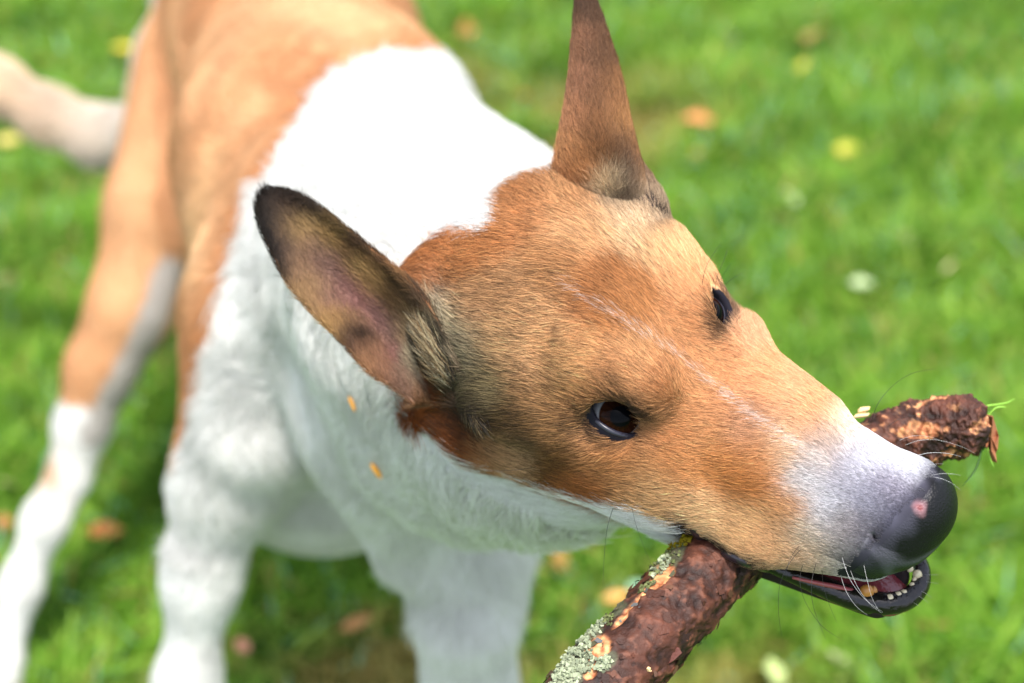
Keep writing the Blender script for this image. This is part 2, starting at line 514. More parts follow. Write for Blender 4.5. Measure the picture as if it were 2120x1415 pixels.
# ------------------------------------------------------------------ fur
def px_sdist(px, py, poly, closed=True):
    """signed distance in photo pixels to a polygon (negative inside), or distance to a polyline"""
    pl = np.asarray(poly, float); n = len(pl)
    d = np.full(len(px), 1e9); ins = np.zeros(len(px), bool)
    for i in range(n if closed else n - 1):
        a = pl[i]; b = pl[(i + 1) % n]
        ex, ey = b - a
        wx, wy = px - a[0], py - a[1]
        h = np.clip((wx * ex + wy * ey) / (ex * ex + ey * ey + 1e-9), 0, 1)
        d = np.minimum(d, (wx - ex * h) ** 2 + (wy - ey * h) ** 2)
        if closed:
            c = (a[1] > py) != (b[1] > py)
            with np.errstate(divide='ignore', invalid='ignore'):
                xx = a[0] + (py - a[1]) / (b[1] - a[1] + 1e-12) * ex
            ins ^= c & (px < xx)
    d = np.sqrt(d)
    return np.where(ins, -d, d) if closed else d

WHITE = [(905, 105), (780, 115), (690, 160), (640, 230), (600, 300), (560, 370), (520, 450), (480, 560), (450, 640), (432, 760), (400, 880), (372, 965), (200, 1000),
         (150, 2500), (1500, 2500), (1425, 1092), (1335, 1056), (1250, 1042), (1130, 1010), (1050, 985), (965, 945), (905, 905), (850, 885), (852, 830), (790, 740), (800, 620),
         (845, 525), (880, 500), (950, 475), (1012, 487), (1040, 475), (1050, 400), (1080, 375), (1140, 365), (1260, 330), (1100, 100)]

# coat colour samples on the head: photo position, sRGB of the hair as lit, bright brow, furrow and cheekbone shade included
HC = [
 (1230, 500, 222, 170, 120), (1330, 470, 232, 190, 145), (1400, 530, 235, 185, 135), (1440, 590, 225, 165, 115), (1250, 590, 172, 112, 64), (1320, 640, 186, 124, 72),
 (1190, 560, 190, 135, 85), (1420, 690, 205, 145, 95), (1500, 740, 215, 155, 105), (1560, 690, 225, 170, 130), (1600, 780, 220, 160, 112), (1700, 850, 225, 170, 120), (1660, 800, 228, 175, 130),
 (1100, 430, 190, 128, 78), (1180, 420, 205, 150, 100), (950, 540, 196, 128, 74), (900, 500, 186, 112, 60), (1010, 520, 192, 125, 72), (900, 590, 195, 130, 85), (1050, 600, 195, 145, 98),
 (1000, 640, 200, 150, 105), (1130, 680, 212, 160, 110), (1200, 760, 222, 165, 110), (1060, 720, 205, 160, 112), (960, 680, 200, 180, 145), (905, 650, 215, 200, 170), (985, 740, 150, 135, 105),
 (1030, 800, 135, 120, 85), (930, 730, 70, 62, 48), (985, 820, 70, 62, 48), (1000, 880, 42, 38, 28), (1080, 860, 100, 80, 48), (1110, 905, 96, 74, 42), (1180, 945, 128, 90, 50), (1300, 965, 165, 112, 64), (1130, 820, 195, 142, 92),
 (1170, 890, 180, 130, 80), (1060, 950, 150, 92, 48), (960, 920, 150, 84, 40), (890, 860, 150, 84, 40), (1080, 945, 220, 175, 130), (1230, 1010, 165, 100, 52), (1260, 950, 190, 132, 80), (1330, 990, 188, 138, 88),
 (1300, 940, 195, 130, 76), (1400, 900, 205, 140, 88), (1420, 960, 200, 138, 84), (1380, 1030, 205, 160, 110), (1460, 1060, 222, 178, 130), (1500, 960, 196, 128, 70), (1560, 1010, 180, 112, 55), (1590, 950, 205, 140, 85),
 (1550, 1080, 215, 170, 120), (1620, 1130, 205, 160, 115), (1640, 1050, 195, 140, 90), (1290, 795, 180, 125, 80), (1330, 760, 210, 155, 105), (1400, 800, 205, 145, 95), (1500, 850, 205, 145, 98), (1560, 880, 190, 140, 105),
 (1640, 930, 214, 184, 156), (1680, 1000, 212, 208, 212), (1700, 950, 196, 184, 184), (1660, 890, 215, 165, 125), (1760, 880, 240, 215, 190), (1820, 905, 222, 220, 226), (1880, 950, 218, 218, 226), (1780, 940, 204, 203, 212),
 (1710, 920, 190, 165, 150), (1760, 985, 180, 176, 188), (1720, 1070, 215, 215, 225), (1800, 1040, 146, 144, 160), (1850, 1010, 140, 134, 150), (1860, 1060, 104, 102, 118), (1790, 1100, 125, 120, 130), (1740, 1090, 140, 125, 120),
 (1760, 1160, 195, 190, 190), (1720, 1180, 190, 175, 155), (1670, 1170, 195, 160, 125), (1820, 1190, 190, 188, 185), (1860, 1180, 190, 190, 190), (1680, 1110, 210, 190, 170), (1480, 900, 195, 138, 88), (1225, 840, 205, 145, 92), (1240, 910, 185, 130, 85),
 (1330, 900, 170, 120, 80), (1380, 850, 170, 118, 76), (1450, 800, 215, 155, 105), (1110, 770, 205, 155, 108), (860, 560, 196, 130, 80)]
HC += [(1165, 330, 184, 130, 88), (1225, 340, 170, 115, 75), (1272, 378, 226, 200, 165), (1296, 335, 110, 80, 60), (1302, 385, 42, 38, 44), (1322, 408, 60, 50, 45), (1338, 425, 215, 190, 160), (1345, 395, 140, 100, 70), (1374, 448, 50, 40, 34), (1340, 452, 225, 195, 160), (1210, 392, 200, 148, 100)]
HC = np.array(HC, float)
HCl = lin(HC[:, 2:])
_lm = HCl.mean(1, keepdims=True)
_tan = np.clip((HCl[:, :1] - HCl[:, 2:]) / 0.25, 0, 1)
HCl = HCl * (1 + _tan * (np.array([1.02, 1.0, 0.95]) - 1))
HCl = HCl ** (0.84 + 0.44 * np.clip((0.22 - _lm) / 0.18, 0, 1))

STRIPE = [(1188, 578), (1230, 615), (1300, 665), (1400, 735), (1480, 792), (1560, 848), (1640, 905), (1720, 960)]
LIPLINE = [(1422, 1088), (1450, 1118), (1500, 1145), (1550, 1170), (1600, 1190), (1650, 1203), (1700, 1212)]

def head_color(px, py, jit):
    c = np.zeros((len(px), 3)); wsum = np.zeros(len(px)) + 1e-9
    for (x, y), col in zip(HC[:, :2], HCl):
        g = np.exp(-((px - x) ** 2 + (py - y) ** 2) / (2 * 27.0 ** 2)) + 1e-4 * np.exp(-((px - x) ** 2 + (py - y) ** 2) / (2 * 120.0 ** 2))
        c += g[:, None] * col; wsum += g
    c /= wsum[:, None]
    d = px_sdist(px, py, STRIPE, False)
    wd = np.interp(px, [1180, 1300, 1500, 1700, 1740], [1.8, 3.2, 4.2, 7.5, 11])
    f = np.clip((wd + jit * 3 - d) / 3.0, 0, 1)[:, None] * 0.7
    c = c + (lin((238, 228, 222)) - c) * f
    d = px_sdist(px, py, LIPLINE[:6], False)
    f = np.clip((15 + jit * 7 - d) / 5.0, 0, 1)[:, None]
    c = c + (lin((34, 28, 30)) - c) * f
    # dark patches at the inner corners and rims of the eyes
    for ex, ey, rx, ry, k in ((1345, 860, 30, 15, .8), (1272, 868, 74, 46, .85), (1290, 795, 18, 10, .45), (1502, 652, 28, 54, .75), (1740, 1072, 22, 10, .3)):
        r = np.sqrt(((px - ex) / rx) ** 2 + ((py - ey) / ry) ** 2)
        f = np.clip((1.15 + jit * 0.15 - r) / 0.3, 0, 1)[:, None] * k
        c = c + (lin((40, 32, 30)) - c) * f
    return c

def coat_color(P, jit):
    """hair colour and black tip amount for points on the dog"""
    px, py, t = proj(P)
    p = w2h(P)
    px = px + jit * 6; py = py + np.roll(jit, 17) * 6
    brown = lin((210, 160, 116)); lightb = lin((234, 194, 150)); rust = lin((198, 132, 80)); white = lin((236, 235, 232))
    s = px_sdist(px, py, WHITE)
    n1 = vnoise(P, 16, 21)[:, None]
    bcol = brown + (lightb - brown) * np.clip(n1 * 1.2 - 0.3, 0, 1)
    rim = np.clip(1 - s / 60, 0, 1)[:, None]
    bcol = bcol + (rust - bcol) * rim * 0.6
    flank_highlight = np.exp(-(px_sdist(px, py, [(540, 215), (450, 310), (410, 450), (405, 560)], False) / 26) ** 2)[:, None]
    bcol = bcol + (lin((240, 205, 160)) - bcol) * flank_highlight * 0.7  # pale highlight along the flank painted into the coat
    # hind leg: pale from the lower shank down
    hind = (t > 1.36)
    lo = hind & (py > 840 + (px - 150) * 0.2) & (px < 420)
    tailm = (px < 330) & (py < 420) & (t > 1.5)
    c = bcol.copy()
    c[tailm] = (lin((238, 216, 192)) + np.clip((px[tailm, None] - 60) / 200, 0, 1) * (lin((232, 224, 214)) - lin((238, 216, 192))))
    hockb = np.exp(-(((px - 105) / 22) ** 2 + ((py - 985) / 45) ** 2))[:, None]
    lw = white + (lin((205, 165, 130)) - white) * hockb
    c[lo] = lw[lo]
    inner = hind & (px < 400) & (px_sdist(px, py, [(350, 560), (300, 700), (232, 830), (190, 900)], False) < 30)
    c[inner] = lin((190, 185, 180))  # shade on the inner side of the hind leg, painted grey
    wh = (s < 0) & ~((px < 420) & hind & ~lo)
    c[wh] = white
    hm = (p[:, 0] > -13.3 + 0.4 * jit) & (s > 0) & (t < 0.86)
    if hm.any():
        c[hm] = head_color(px[hm], py[hm], jit[hm])
    hid = (t > 0.82) & (px > 520) & (s > 0) & (py > 380)
    hid &= ~((px > 840) & (px < 1010) & (py > 770) & (py < 960))
    c[hid] = white
    neckb = (s > 0) & (px > 830) & (px < 1010) & (py > 770) & (py < 965) & (t < 1.0) & ~hm
    c[neckb] = lin((178, 108, 60))
    und = (p[:, 0] > -12) & (p[:, 2] < -6.5) & (s > 0) & (t > 0.78)
    c[und] = white
    tk = np.zeros(len(P))
    tk[hm] = np.interp(px[hm], [850, 1300, 1600, 1750], [0.38, 0.30, 0.14, 0.16])
    tk[hm] *= np.clip(px_sdist(px[hm], py[hm], [(1400, 480), (1480, 560), (1620, 760)], False) / 90, 0.15, 1)
    dk = hm & (py > 700) & (px < 1200)
    tk[dk] = 0.45
    dk = hm & (np.abs(px - 1030) < 170) & (py > 560) & (py < 930)
    tk[dk] = 0.55
    return c, tk

def make_curves(name, root, nrm, dirv, L, col, tick, rad, parent, lift=0.5, npt=4, curl=0.0):
    N = len(root)
    g = dirv - (dirv * nrm).sum(1, keepdims=True) * nrm
    g /= np.linalg.norm(g, axis=1, keepdims=True) + 1e-9
    P = np.zeros((N, npt, 3), np.float32)
    li = (lift * rng.uniform(0.5, 1.5, N))[:, None]
    side = np.cross(nrm, g) * (rng.normal(0, curl, N)[:, None])
    for i in range(npt):
        s = i / (npt - 1)
        P[:, i] = root + L[:, None] * (g * s * (0.75 + 0.25 * s) + nrm * li * (s - 0.62 * s * s) + side * s * s) - nrm * 0.0004 * (i == 0)
    cu = bpy.data.hair_curves.new(name)
    cu.add_curves([npt] * N)
    cu.attributes['position'].data.foreach_set('vector', P.ravel())
    r = cu.attributes.new('radius', 'FLOAT', 'POINT')
    prof = np.array([1.0, 0.95, 0.7, 0.12])[:npt] if npt == 4 else np.linspace(1, 0.1, npt)
    r.data.foreach_set('value', (rad[:, None] * prof[None]).astype(np.float32).ravel())
    a = cu.attributes.new('col', 'FLOAT_COLOR', 'CURVE')
    c4 = np.ones((N, 4), np.float32); c4[:, :3] = col
    a.data.foreach_set('color', c4.ravel())
    a = cu.attributes.new('tick', 'FLOAT', 'CURVE')
    a.data.foreach_set('value', tick.astype(np.float32))
    cu.materials.append(M_HAIR)
    o = bpy.data.objects.new(name, cu)
    return link(o, parent)

def sample(V, Fc, N, wfn):
    a, b, c, d = (V[Fc[:, i]] for i in range(4))
    n = np.cross(c - a, d - b); A = np.linalg.norm(n, axis=1) * 0.5
    cen = (a + b + c + d) / 4
    wgt = A * wfn(cen, n / (A[:, None] * 2 + 1e-12))
    if wgt.sum() <= 0: return None
    f = rng.choice(len(Fc), N, p=wgt / wgt.sum())
    u, v = rng.random(N)[:, None], rng.random(N)[:, None]
    vn = vnormals(V, Fc)
    w4 = [(1 - u) * (1 - v), u * (1 - v), u * v, (1 - u) * v]
    P = sum(w4[i] * V[Fc[f, i]] for i in range(4))
    Nn = sum(w4[i] * vn[Fc[f, i]] for i in range(4))
    Nn /= np.linalg.norm(Nn, axis=1, keepdims=True) + 1e-9
    return P, Nn

# ------------------------------------------------------------------ placing things on the dog
def hit(px, py, sdf=None, inset=0.0, t0=0.55):
    sdf = sdf or dog_sdf
    t = t0
    for _ in range(160):
        p = at(px, py, t)
        d = float(sdf(p[None].astype(np.float32))[0])
        if d < 0.0002: break
        t += d * 0.7
        if t > 3: return None
    return at(px, py, t + inset)

def tube(name, pts, rads, m, parent=None, seg=8, sub=4, jag=0.0, col=None, flat=None):
    pts = [np.asarray(p, float) for p in pts]
    P = []; R = []
    n = len(pts)
    for i in range(n - 1):
        p0, p1, p2, p3 = pts[max(i - 1, 0)], pts[i], pts[i + 1], pts[min(i + 2, n - 1)]
        for k in range(sub):
            s = k / sub
            P.append(0.5 * ((2 * p1) + (-p0 + p2) * s + (2 * p0 - 5 * p1 + 4 * p2 - p3) * s * s + (-p0 + 3 * p1 - 3 * p2 + p3) * s ** 3))
            R.append(rads[i] + (rads[i + 1] - rads[i]) * s)
    P.append(pts[-1]); R.append(rads[-1])
    P = np.array(P); R = np.array(R)
    T = np.gradient(P, axis=0); T /= np.linalg.norm(T, axis=1, keepdims=True) + 1e-12
    ref = np.array([0.13, 0.21, 0.97]); V = []; Fc = []
    u = np.cross(T[0], ref); u /= np.linalg.norm(u)
    for i in range(len(P)):
        u = u - (u @ T[i]) * T[i]; u /= np.linalg.norm(u) + 1e-12
        v = np.cross(T[i], u)
        for j in range(seg):
            a = 2 * math.pi * j / seg
            V.append(P[i] + R[i] * (math.cos(a) * u + math.sin(a) * v))
    for i in range(len(P) - 1):
        for j in range(seg):
            a = i * seg + j; b = i * seg + (j + 1) % seg
            Fc.append((a, b, b + seg, a + seg))
    Fc.append(tuple(range(seg))[::-1]); Fc.append(tuple(range(len(V) - seg, len(V))))
    return mesh(name, V, Fc, m, parent)

# ------------------------------------------------------------------ the stick
def build_stick():
    path = [(1080, 1610, .690, 94), (1190, 1478, .700, 92), (1262, 1400, .706, 90), (1385, 1272, .722, 86), (1500, 1150, .742, 82), (1605, 1060, .756, 74),
            (1725, 975, .762, 66), (1850, 912, .763, 66), (1940, 893, .760, 63), (2000, 882, .757, 60), (2012, 880, .757, 57)]
    pts = [at(x, y, t) for x, y, t, r in path]; rr = [r * .96 * t / F for x, y, t, r in path]
    n = len(pts); P = []; R = []
    NS = 46
    for i in range(n - 1):
        p0, p1, p2, p3 = pts[max(i - 1, 0)], pts[i], pts[i + 1], pts[min(i + 2, n - 1)]
        for k in range(NS):
            s = k / NS
            P.append(0.5 * ((2 * p1) + (-p0 + p2) * s + (2 * p0 - 5 * p1 + 4 * p2 - p3) * s * s + (-p0 + 3 * p1 - 3 * p2 + p3) * s ** 3)); R.append(rr[i] + (rr[i + 1] - rr[i]) * s)
    P.append(pts[-1]); R.append(rr[-1]); P = np.array(P); R = np.array(R)
    T = np.gradient(P, axis=0); T /= np.linalg.norm(T, axis=1, keepdims=True)
    seg = 150; NP = len(P)
    u = np.cross(T[0], [0, 0, 1.0]); u /= np.linalg.norm(u); U = []
    for i in range(NP):
        u = u - (u @ T[i]) * T[i]; u /= np.linalg.norm(u); U.append(u)
    U = np.array(U); W = np.cross(T, U)
    ang = np.arange(seg) / seg * 2 * np.pi
    D = U[:, None] * np.cos(ang)[None, :, None] + W[:, None] * np.sin(ang)[None, :, None]
    base = P[:, None] + D * R[:, None, None]
    B0 = base.reshape(-1, 3)
    import mathutils.noise as mn
    def fb(X, sc, oc, off=0.0):
        return np.array([mn.fractal(Vector(x * sc) + Vector((off, off, off)), 0.9, 2.1, oc) for x in X])
    n1 = fb(B0, 45, 5); n2 = fb(B0, 160, 4, 7.0); n3 = fb(B0, 420, 3, 3.0); n4 = fb(B0 * np.array([0.6, 1.0, 1.4]), 95, 6, 11.0)
    # bark plates: stepped noise gives raised flakes with sharp edges
    px, py, tt = proj(B0)
    def spot(x, y, rx, ry, th=0):
        c, s = math.cos(th), math.sin(th)
        dx, dy = px - x, py - y
        return ((dx * c + dy * s) / rx) ** 2 + ((-dx * s + dy * c) / ry) ** 2
    near_end = px < 1600
    ss = lambda e0, e1, x: np.clip((x - e0) / (e1 - e0), 0, 1) ** 2 * (3 - 2 * np.clip((x - e0) / (e1 - e0), 0, 1))
    plate = ss(0.05, 0.13, n1 + 0.35 * n2) * 0.0007 + ss(-0.35, -0.30, n1 - 0.3 * n2) * 0.0007
    disp = plate + n1 * 0.0005 + n2 * 0.00055 + n3 * 0.0004
    # chewed far end: deep pits
    far = ss(1740, 1830, px)
    disp = disp + far * (n2 * 0.0007 + n3 * 0.0004 + n1 * 0.0006 - ss(.1, .4, n4) * 0.0012)
    th = -0.85
    wood = np.zeros(len(B0))
    for (x, y, rx, ry) in ((1372, 1198, 30, 16), (1238, 1347, 34, 20), (1300, 1268, 46, 6), (1345, 1225, 22, 5), (1222, 1395, 16, 9)):
        wood = np.maximum(wood, ss(1.3, 0.8, spot(x, y, rx, ry, th) + 0.5 * n2))
    disp = disp - wood * 0.0011
    wood = np.maximum(wood, far * ss(0.10, 0.5, n4 + 0.25 * n3) * 0.8)
    wood = np.maximum(wood, ss(1900, 1600, px) * 0 + ss(1.2, 0.7, spot(1905, 892, 50, 16) + 1.4 * n2) * far * .8)
    # thin missing strip with a step
    bark = lin((88, 49, 34)); bark2 = lin((54, 30, 24)); bark3 = lin((120, 74, 56)); wd = lin((226, 164, 112)); wd2 = lin((168, 98, 60))
    f = np.clip(0.5 + n1 * 0.9 + n2 * 0.5, 0, 1)[:, None]
    c = bark2 + (bark - bark2) * f
    c = c + (bark3 - c) * np.clip((n2 + n3 * 0.8 - 0.25) * 2.0, 0, 0.8)[:, None]
    up = ss(0.25, 0.7, n1 - n3 * 0.3)[:, None]; c = c + (lin((120, 64, 44)) - c) * up * 0.4
    wf = np.clip(0.5 + n3, 0, 1)[:, None]
    c = c + ((wd2 + (wd - wd2) * wf) - c) * wood[:, None]
    # grey lichen crust stain on the upper left flank
    lich = np.zeros(len(B0))
    for (x, y, rx, ry) in ((1385, 1155, 50, 22), (1222, 1325, 34, 14), (1190, 1385, 60, 30), (1280, 1262, 30, 10), (1258, 1372, 24, 14)):
        lich = np.maximum(lich, ss(1.3, 0.6, spot(x, y, rx, ry, th) + 0.7 * n2))
    c = c + (lin((112, 120, 92)) - c) * (lich * 0.6 * (1 - wood))[:, None]
    c = c * (0.78 + 0.30 * np.clip(n3 + 0.6 * n2, -1, 1.2)[:, None]) * np.where(wood > .3, 1.15, 0.85)[:, None]
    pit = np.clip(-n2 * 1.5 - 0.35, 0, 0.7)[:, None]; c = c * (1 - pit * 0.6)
    m = mat('bark', rough=0.62, spec=0.35, attr=True); add_bump(m, 900, 0.0006, 6, 0.7)
    V = base + D * disp.reshape(NP, seg)[:, :, None]
    # rough broken end: pull the last rings along the axis by noise
    for k, i in enumerate(range(NP - 14, NP)):
        V[i] += T[i] * (fb(V[i], 120, 3) * 0.0018 * (k / 14))[:, None]
    V = V.reshape(-1, 3)
    i, j = np.meshgrid(np.arange(NP - 1), np.arange(seg), indexing='ij')
    a = i * seg + j; b = i * seg + (j + 1) % seg
    Q = np.stack([a, b, b + seg, a + seg], -1).reshape(-1, 4)
    # end caps as fans of shrinking rings
    ring = V[-seg:]; cc = ring.mean(0); extra = []; capc = []; qs = [Q]; prev = np.arange(len(V) - seg, len(V)); cnt = len(V)
    for q in (0.8, 0.5, 0.2):
        rg = cc + (ring - cc) * q + T[-1] * (fb((cc + (ring - cc) * q), 200, 3, 5)[:, None] * 0.0022 - 0.0005)
        extra.append(rg); capc.append(np.tile(wd2 * 0.8, (seg, 1)) * (0.7 + 0.5 * rng.random((seg, 1))))
        cur = np.arange(cnt, cnt + seg); cnt += seg
        qs.append(np.stack([prev, np.roll(prev, -1), np.roll(cur, -1), cur], 1)); prev = cur
    V = np.concatenate([V] + extra); c = np.concatenate([c] + capc)
    root = empty('stick', tuple(at(1385, 1272, .722)))
    def child(o): o.matrix_parent_inverse = Matrix.Translation(-root.location); return o
    tag(root, 'thick red-brown branch with lichen held crosswise in the dog\'s mouth', 'stick')
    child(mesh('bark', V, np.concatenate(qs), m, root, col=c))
    Vs = V[:len(B0)]; Nn = D.reshape(-1, 3)
    # bark flakes, lifted scales along the rims
    okf = np.where(px < 1760)[0]; fl = rng.choice(okf, 700, replace=False); FV = []; FF = []; FC = []
    for q in fl:
        p = Vs[q]; nn = Nn[q]; x = np.cross(nn, rng.normal(size=3)); x /= np.linalg.norm(x); y = np.cross(nn, x)
        s = rng.uniform(0.0005, 0.0024); b0 = len(FV)
        li = rng.uniform(0.0, 0.0011)
        for (aa, bb, hh) in ((-1, -.7, 0), (.9, -1, li), (1.1, .6, li), (-.2, 1.1, li * .5), (-1.1, .4, 0)):
            FV.append(p + s * (aa * x + bb * y * 0.8) + nn * (0.0002 + hh))
        FF.append((b0, b0 + 1, b0 + 2, b0 + 3, b0 + 4)); FC += [np.minimum(c[q], .12) * rng.uniform(0.6, 1.1)] * 5
    o = child(mesh('bark_flake', FV, FF, m, root, smooth=False, col=np.array(FC))); tag(o, kind='stuff')
    # lichen tufts: many tiny lobes
    LV = []; LF = []; LC = []
    cand = {'grey': [], 'yellow': []}
    pz = (D.reshape(-1, 3) @ UPV)
    front = (Nn @ (-FWD)) > -0.35
    for (x, y, rx, ry, num, kind) in ((1228, 1318, 20, 11, 200, 'grey'), (1215, 1330, 12, 14, 90, 'grey'), (1192, 1385, 44, 22, 520, 'grey'), (1170, 1412, 44, 18, 260, 'grey'), (1262, 1288, 14, 7, 90, 'moss'), (1250, 1375, 15, 9, 150, 'grey'),
                                      (1375, 1165, 34, 9, 150, 'moss'), (1395, 1150, 34, 12, 150, 'moss'), (1372, 1180, 26, 6, 90, 'grey'), (1425, 1125, 16, 8, 120, 'yellow'), (1405, 1138, 14, 5, 60, 'yellow'), (1340, 1222, 20, 4, 60, 'moss'), (1246, 1300, 16, 5, 60, 'grey')):
        sp = spot(x, y, rx, ry, th); idx = np.where((sp < 1.3) & front)[0]
        if len(idx) == 0: continue
        for q in rng.choice(idx, int(num * .5)):
            p = Vs[q]; nn = Nn[q] + rng.normal(0, 0.45, 3); nn /= np.linalg.norm(nn)
            x_ = np.cross(nn, rng.normal(size=3)); x_ /= np.linalg.norm(x_); y_ = np.cross(nn, x_)
            s = rng.uniform(0.0004, 0.0011); hgt = rng.uniform(0.0005, 0.0024) * (1.0 if kind != 'moss' else 0.6)
            col = {'grey': lin((152, 160, 132)), 'moss': lin((105, 112, 72)), 'yellow': lin((158, 138, 34))}[kind] * rng.uniform(0.6, 1.25)
            b0 = len(LV)
            for (aa, bb) in ((-1, -.6), (1, -.8), (.7, .9), (-.8, .8)): LV.append(p + s * 0.5 * (aa * x_ + bb * y_))
            for (aa, bb) in ((-1, -.6), (1, -.8), (.7, .9), (-.8, .8)): LV.append(p + s * (aa * x_ + bb * y_) + nn * hgt * rng.uniform(.7, 1.2))
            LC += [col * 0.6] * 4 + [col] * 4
            for k in range(4): LF.append((b0 + k, b0 + (k + 1) % 4, b0 + 4 + (k + 1) % 4, b0 + 4 + k))
            LF.append((b0 + 4, b0 + 5, b0 + 6, b0 + 7))
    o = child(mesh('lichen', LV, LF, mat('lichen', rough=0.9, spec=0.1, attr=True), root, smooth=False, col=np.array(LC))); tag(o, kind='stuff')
    # splinters
    ms = mat('bare_wood', lin((240, 205, 150)) * 0.9, 0.7, 0.3); add_bump(ms, 500, 0.0004)
    def splinter(pxy, t, L, wdt, th_, dirpx, name='splinter'):
        a = at(pxy[0], pxy[1], t); b = at(pxy[0] + dirpx[0], pxy[1] + dirpx[1], t + 0.004)
        x = b - a; x /= np.linalg.norm(x); z = -FWD + UPV * 0.6; z = z - (z @ x) * x; z /= np.linalg.norm(z); y = np.cross(z, x)
        out = [(-1, -.5), (-.7, .55), (-.1, .9), (.5, .7), (1.0, .25), (.75, -.5), (.1, -.8)]
        V = []
        for k, zz in enumerate((0, 1)):
            for (aa, bb) in out: V.append(a + L * aa * x * (1 - .08 * zz) + wdt * bb * y * (1 - .15 * zz) + z * th_ * zz * (1 + .4 * math.sin(aa * 7)))
        nn_ = len(out); Fs = [tuple(range(nn_))[::-1], tuple(range(nn_, 2 * nn_))] + [(k, (k + 1) % nn_, nn_ + (k + 1) % nn_, nn_ + k) for k in range(nn_)]
        return child(mesh(name, V, Fs, ms, root, smooth=False))
    splinter((1787, 850), .752, .0036, .0016, .0013, (30, -6))
    splinter((1782, 862), .750, .0050, .0012, .0010, (30, -4))
    splinter((1340 + 2, 1386), .693, .0016, .0012, .0009, (8, 14))
    # bark lip that stands off near the lower end
    q = [(1375, 1345), (1405, 1340), (1412, 1352), (1395, 1368), (1345, 1398), (1330, 1400), (1352, 1372)]
    V = [at(x, y, .700 + (.004 if k in (0, 6, 5) else 0)) for k, (x, y) in enumerate(q)] + [at(x - 3, y + 3, .7055) for x, y in q]
    k = len(q); Fs = [tuple(range(k)), tuple(range(k, 2 * k))[::-1]] + [(i2, (i2 + 1) % k, k + (i2 + 1) % k, k + i2) for i2 in range(k)]
    child(mesh('loose_bark', V, Fs, m, root, smooth=False, col=np.tile(lin((92, 52, 44)), (2 * k, 1))))

def build_stick_end_things():
    g = mat('green_blade', lin((140, 190, 70)), 0.5, 0.4)
    g2 = mat('dark_green_blade', lin((50, 84, 24)), 0.5, 0.4)
    root = empty('grass_wisp', tuple(at(2035, 880, 0.760)))
    tag(root, 'wisp of torn green grass caught on the far end of the stick', 'grass wisp')
    def ch(o): o.matrix_parent_inverse = Matrix.Translation(-root.location); return o
    def blade(pts, w, m): ch(tube('blade', [at(x, y, t) for x, y, t in pts], [w, w, w * .9] + [w * .7] * (len(pts) - 4) + [w * .2], m, root, 5, 4))
    blade([(2036, 865, 0.760), (2040, 843, 0.760), (2065, 838, 0.762), (2085, 834, 0.763), (2100, 826, 0.765)], .0005, g)
    blade([(2038, 870, 0.760), (2060, 846, 0.758), (2078, 843, 0.758), (2083, 845, 0.758)], .0004, g)
    blade([(2034, 890, 0.756), (2030, 940, 0.754), (2018, 975, 0.753), (1992, 1008, 0.752)], .0006, g2)
    blade([(2036, 905, 0.754), (2045, 930, 0.754), (2052, 955, 0.754), (2058, 968, 0.754)], .0005, g)
    for k in range(16):
        x0, y0 = 2031 + rng.uniform(-4, 6), 870 + rng.uniform(-12, 40)
        blade([(x0, y0, 0.757), (x0 + rng.uniform(-8, 12), y0 + rng.uniform(2, 14), 0.754), (x0 + rng.uniform(-10, 14), y0 + rng.uniform(10, 30), 0.755), (x0 + rng.uniform(-8, 14), y0 + rng.uniform(14, 44), 0.756)], .0006, g if k % 3 else g2)
    # crumpled dry leaf scrap
    m = mat('dry_leaf_scrap', lin((150, 95, 65)), 0.7, 0.3); add_bump(m, 300, 0.001)
    out = [(2042, 858), (2056, 862), (2060, 885), (2068, 905), (2066, 930), (2058, 940), (2062, 958), (2054, 955), (2046, 935), (2040, 925), (2045, 905), (2040, 885)]
    cx, cy = 2052, 905
    V = [at(cx, cy, 0.750)]; n = len(out)
    for f in (0.55, 1.0):
        for k, (x, y) in enumerate(out):
            V.append(at(cx + (x - cx) * f, cy + (y - cy) * f, 0.754 + .003 * math.sin(k * 2.3 + f * 3)))
    Fs = [(0, 1 + k, 1 + (k + 1) % n) for k in range(n)] + [(1 + k, 1 + n + k, 1 + n + (k + 1) % n, 1 + (k + 1) % n) for k in range(n)]
    o = mesh('leaf_scrap', V, Fs, m, smooth=False)
    s = o.modifiers.new('thickness', 'SOLIDIFY'); s.thickness = 0.0007
    tag(o, 'crumpled brown leaf scrap hanging from the far end of the stick', 'leaf')

# ------------------------------------------------------------------ the dog
TOC = np.array([0.309, 0.661, 0.684])           # towards the camera, in head axes
EYES = {'near': (np.array([-0.62, 3.52, -0.50]), 1), 'far': (np.array([0.30, -2.62, 1.32]), -1)}
_sh = toskull((HM @ (-RGT * 0.46 - UPV * 0.36))[None].copy())[0]
EYES['far'] = (EYES['far'][0] + _sh, -1)
def s2h(s):
    s = np.asarray(s, float)
    return np.stack([s[..., 0], math.cos(SK) * s[..., 1] + math.sin(SK) * s[..., 2], -math.sin(SK) * s[..., 1] + math.cos(SK) * s[..., 2]], -1)
ERS = {'near': 1.12, 'far': 1.0}
FLIP = {'near': False, 'far': True}
def eye_frame(which):
    c, sg = EYES[which]
    a = toskull(TOC[None].copy())[0]
    e1 = np.array([0.93, -0.24, -0.28])          # long axis of the lid opening
    if sg < 0:
        tos = lambda v: toskull((HM @ v)[None].copy())[0]
        a = tos(-FWD * 0.60 + RGT * 0.79 + UPV * 0.10); e1 = tos(RGT * 0.30 - UPV * 0.95)
    a = a / np.linalg.norm(a)
    e1 = e1 - (e1 @ a) * a; e1 /= np.linalg.norm(e1)
    e2 = np.cross(a, e1); up = np.array([0.0, -0.35 * sg, 0.94])
    if e2 @ up < 0: e2 = -e2
    return c, a, e1, e2

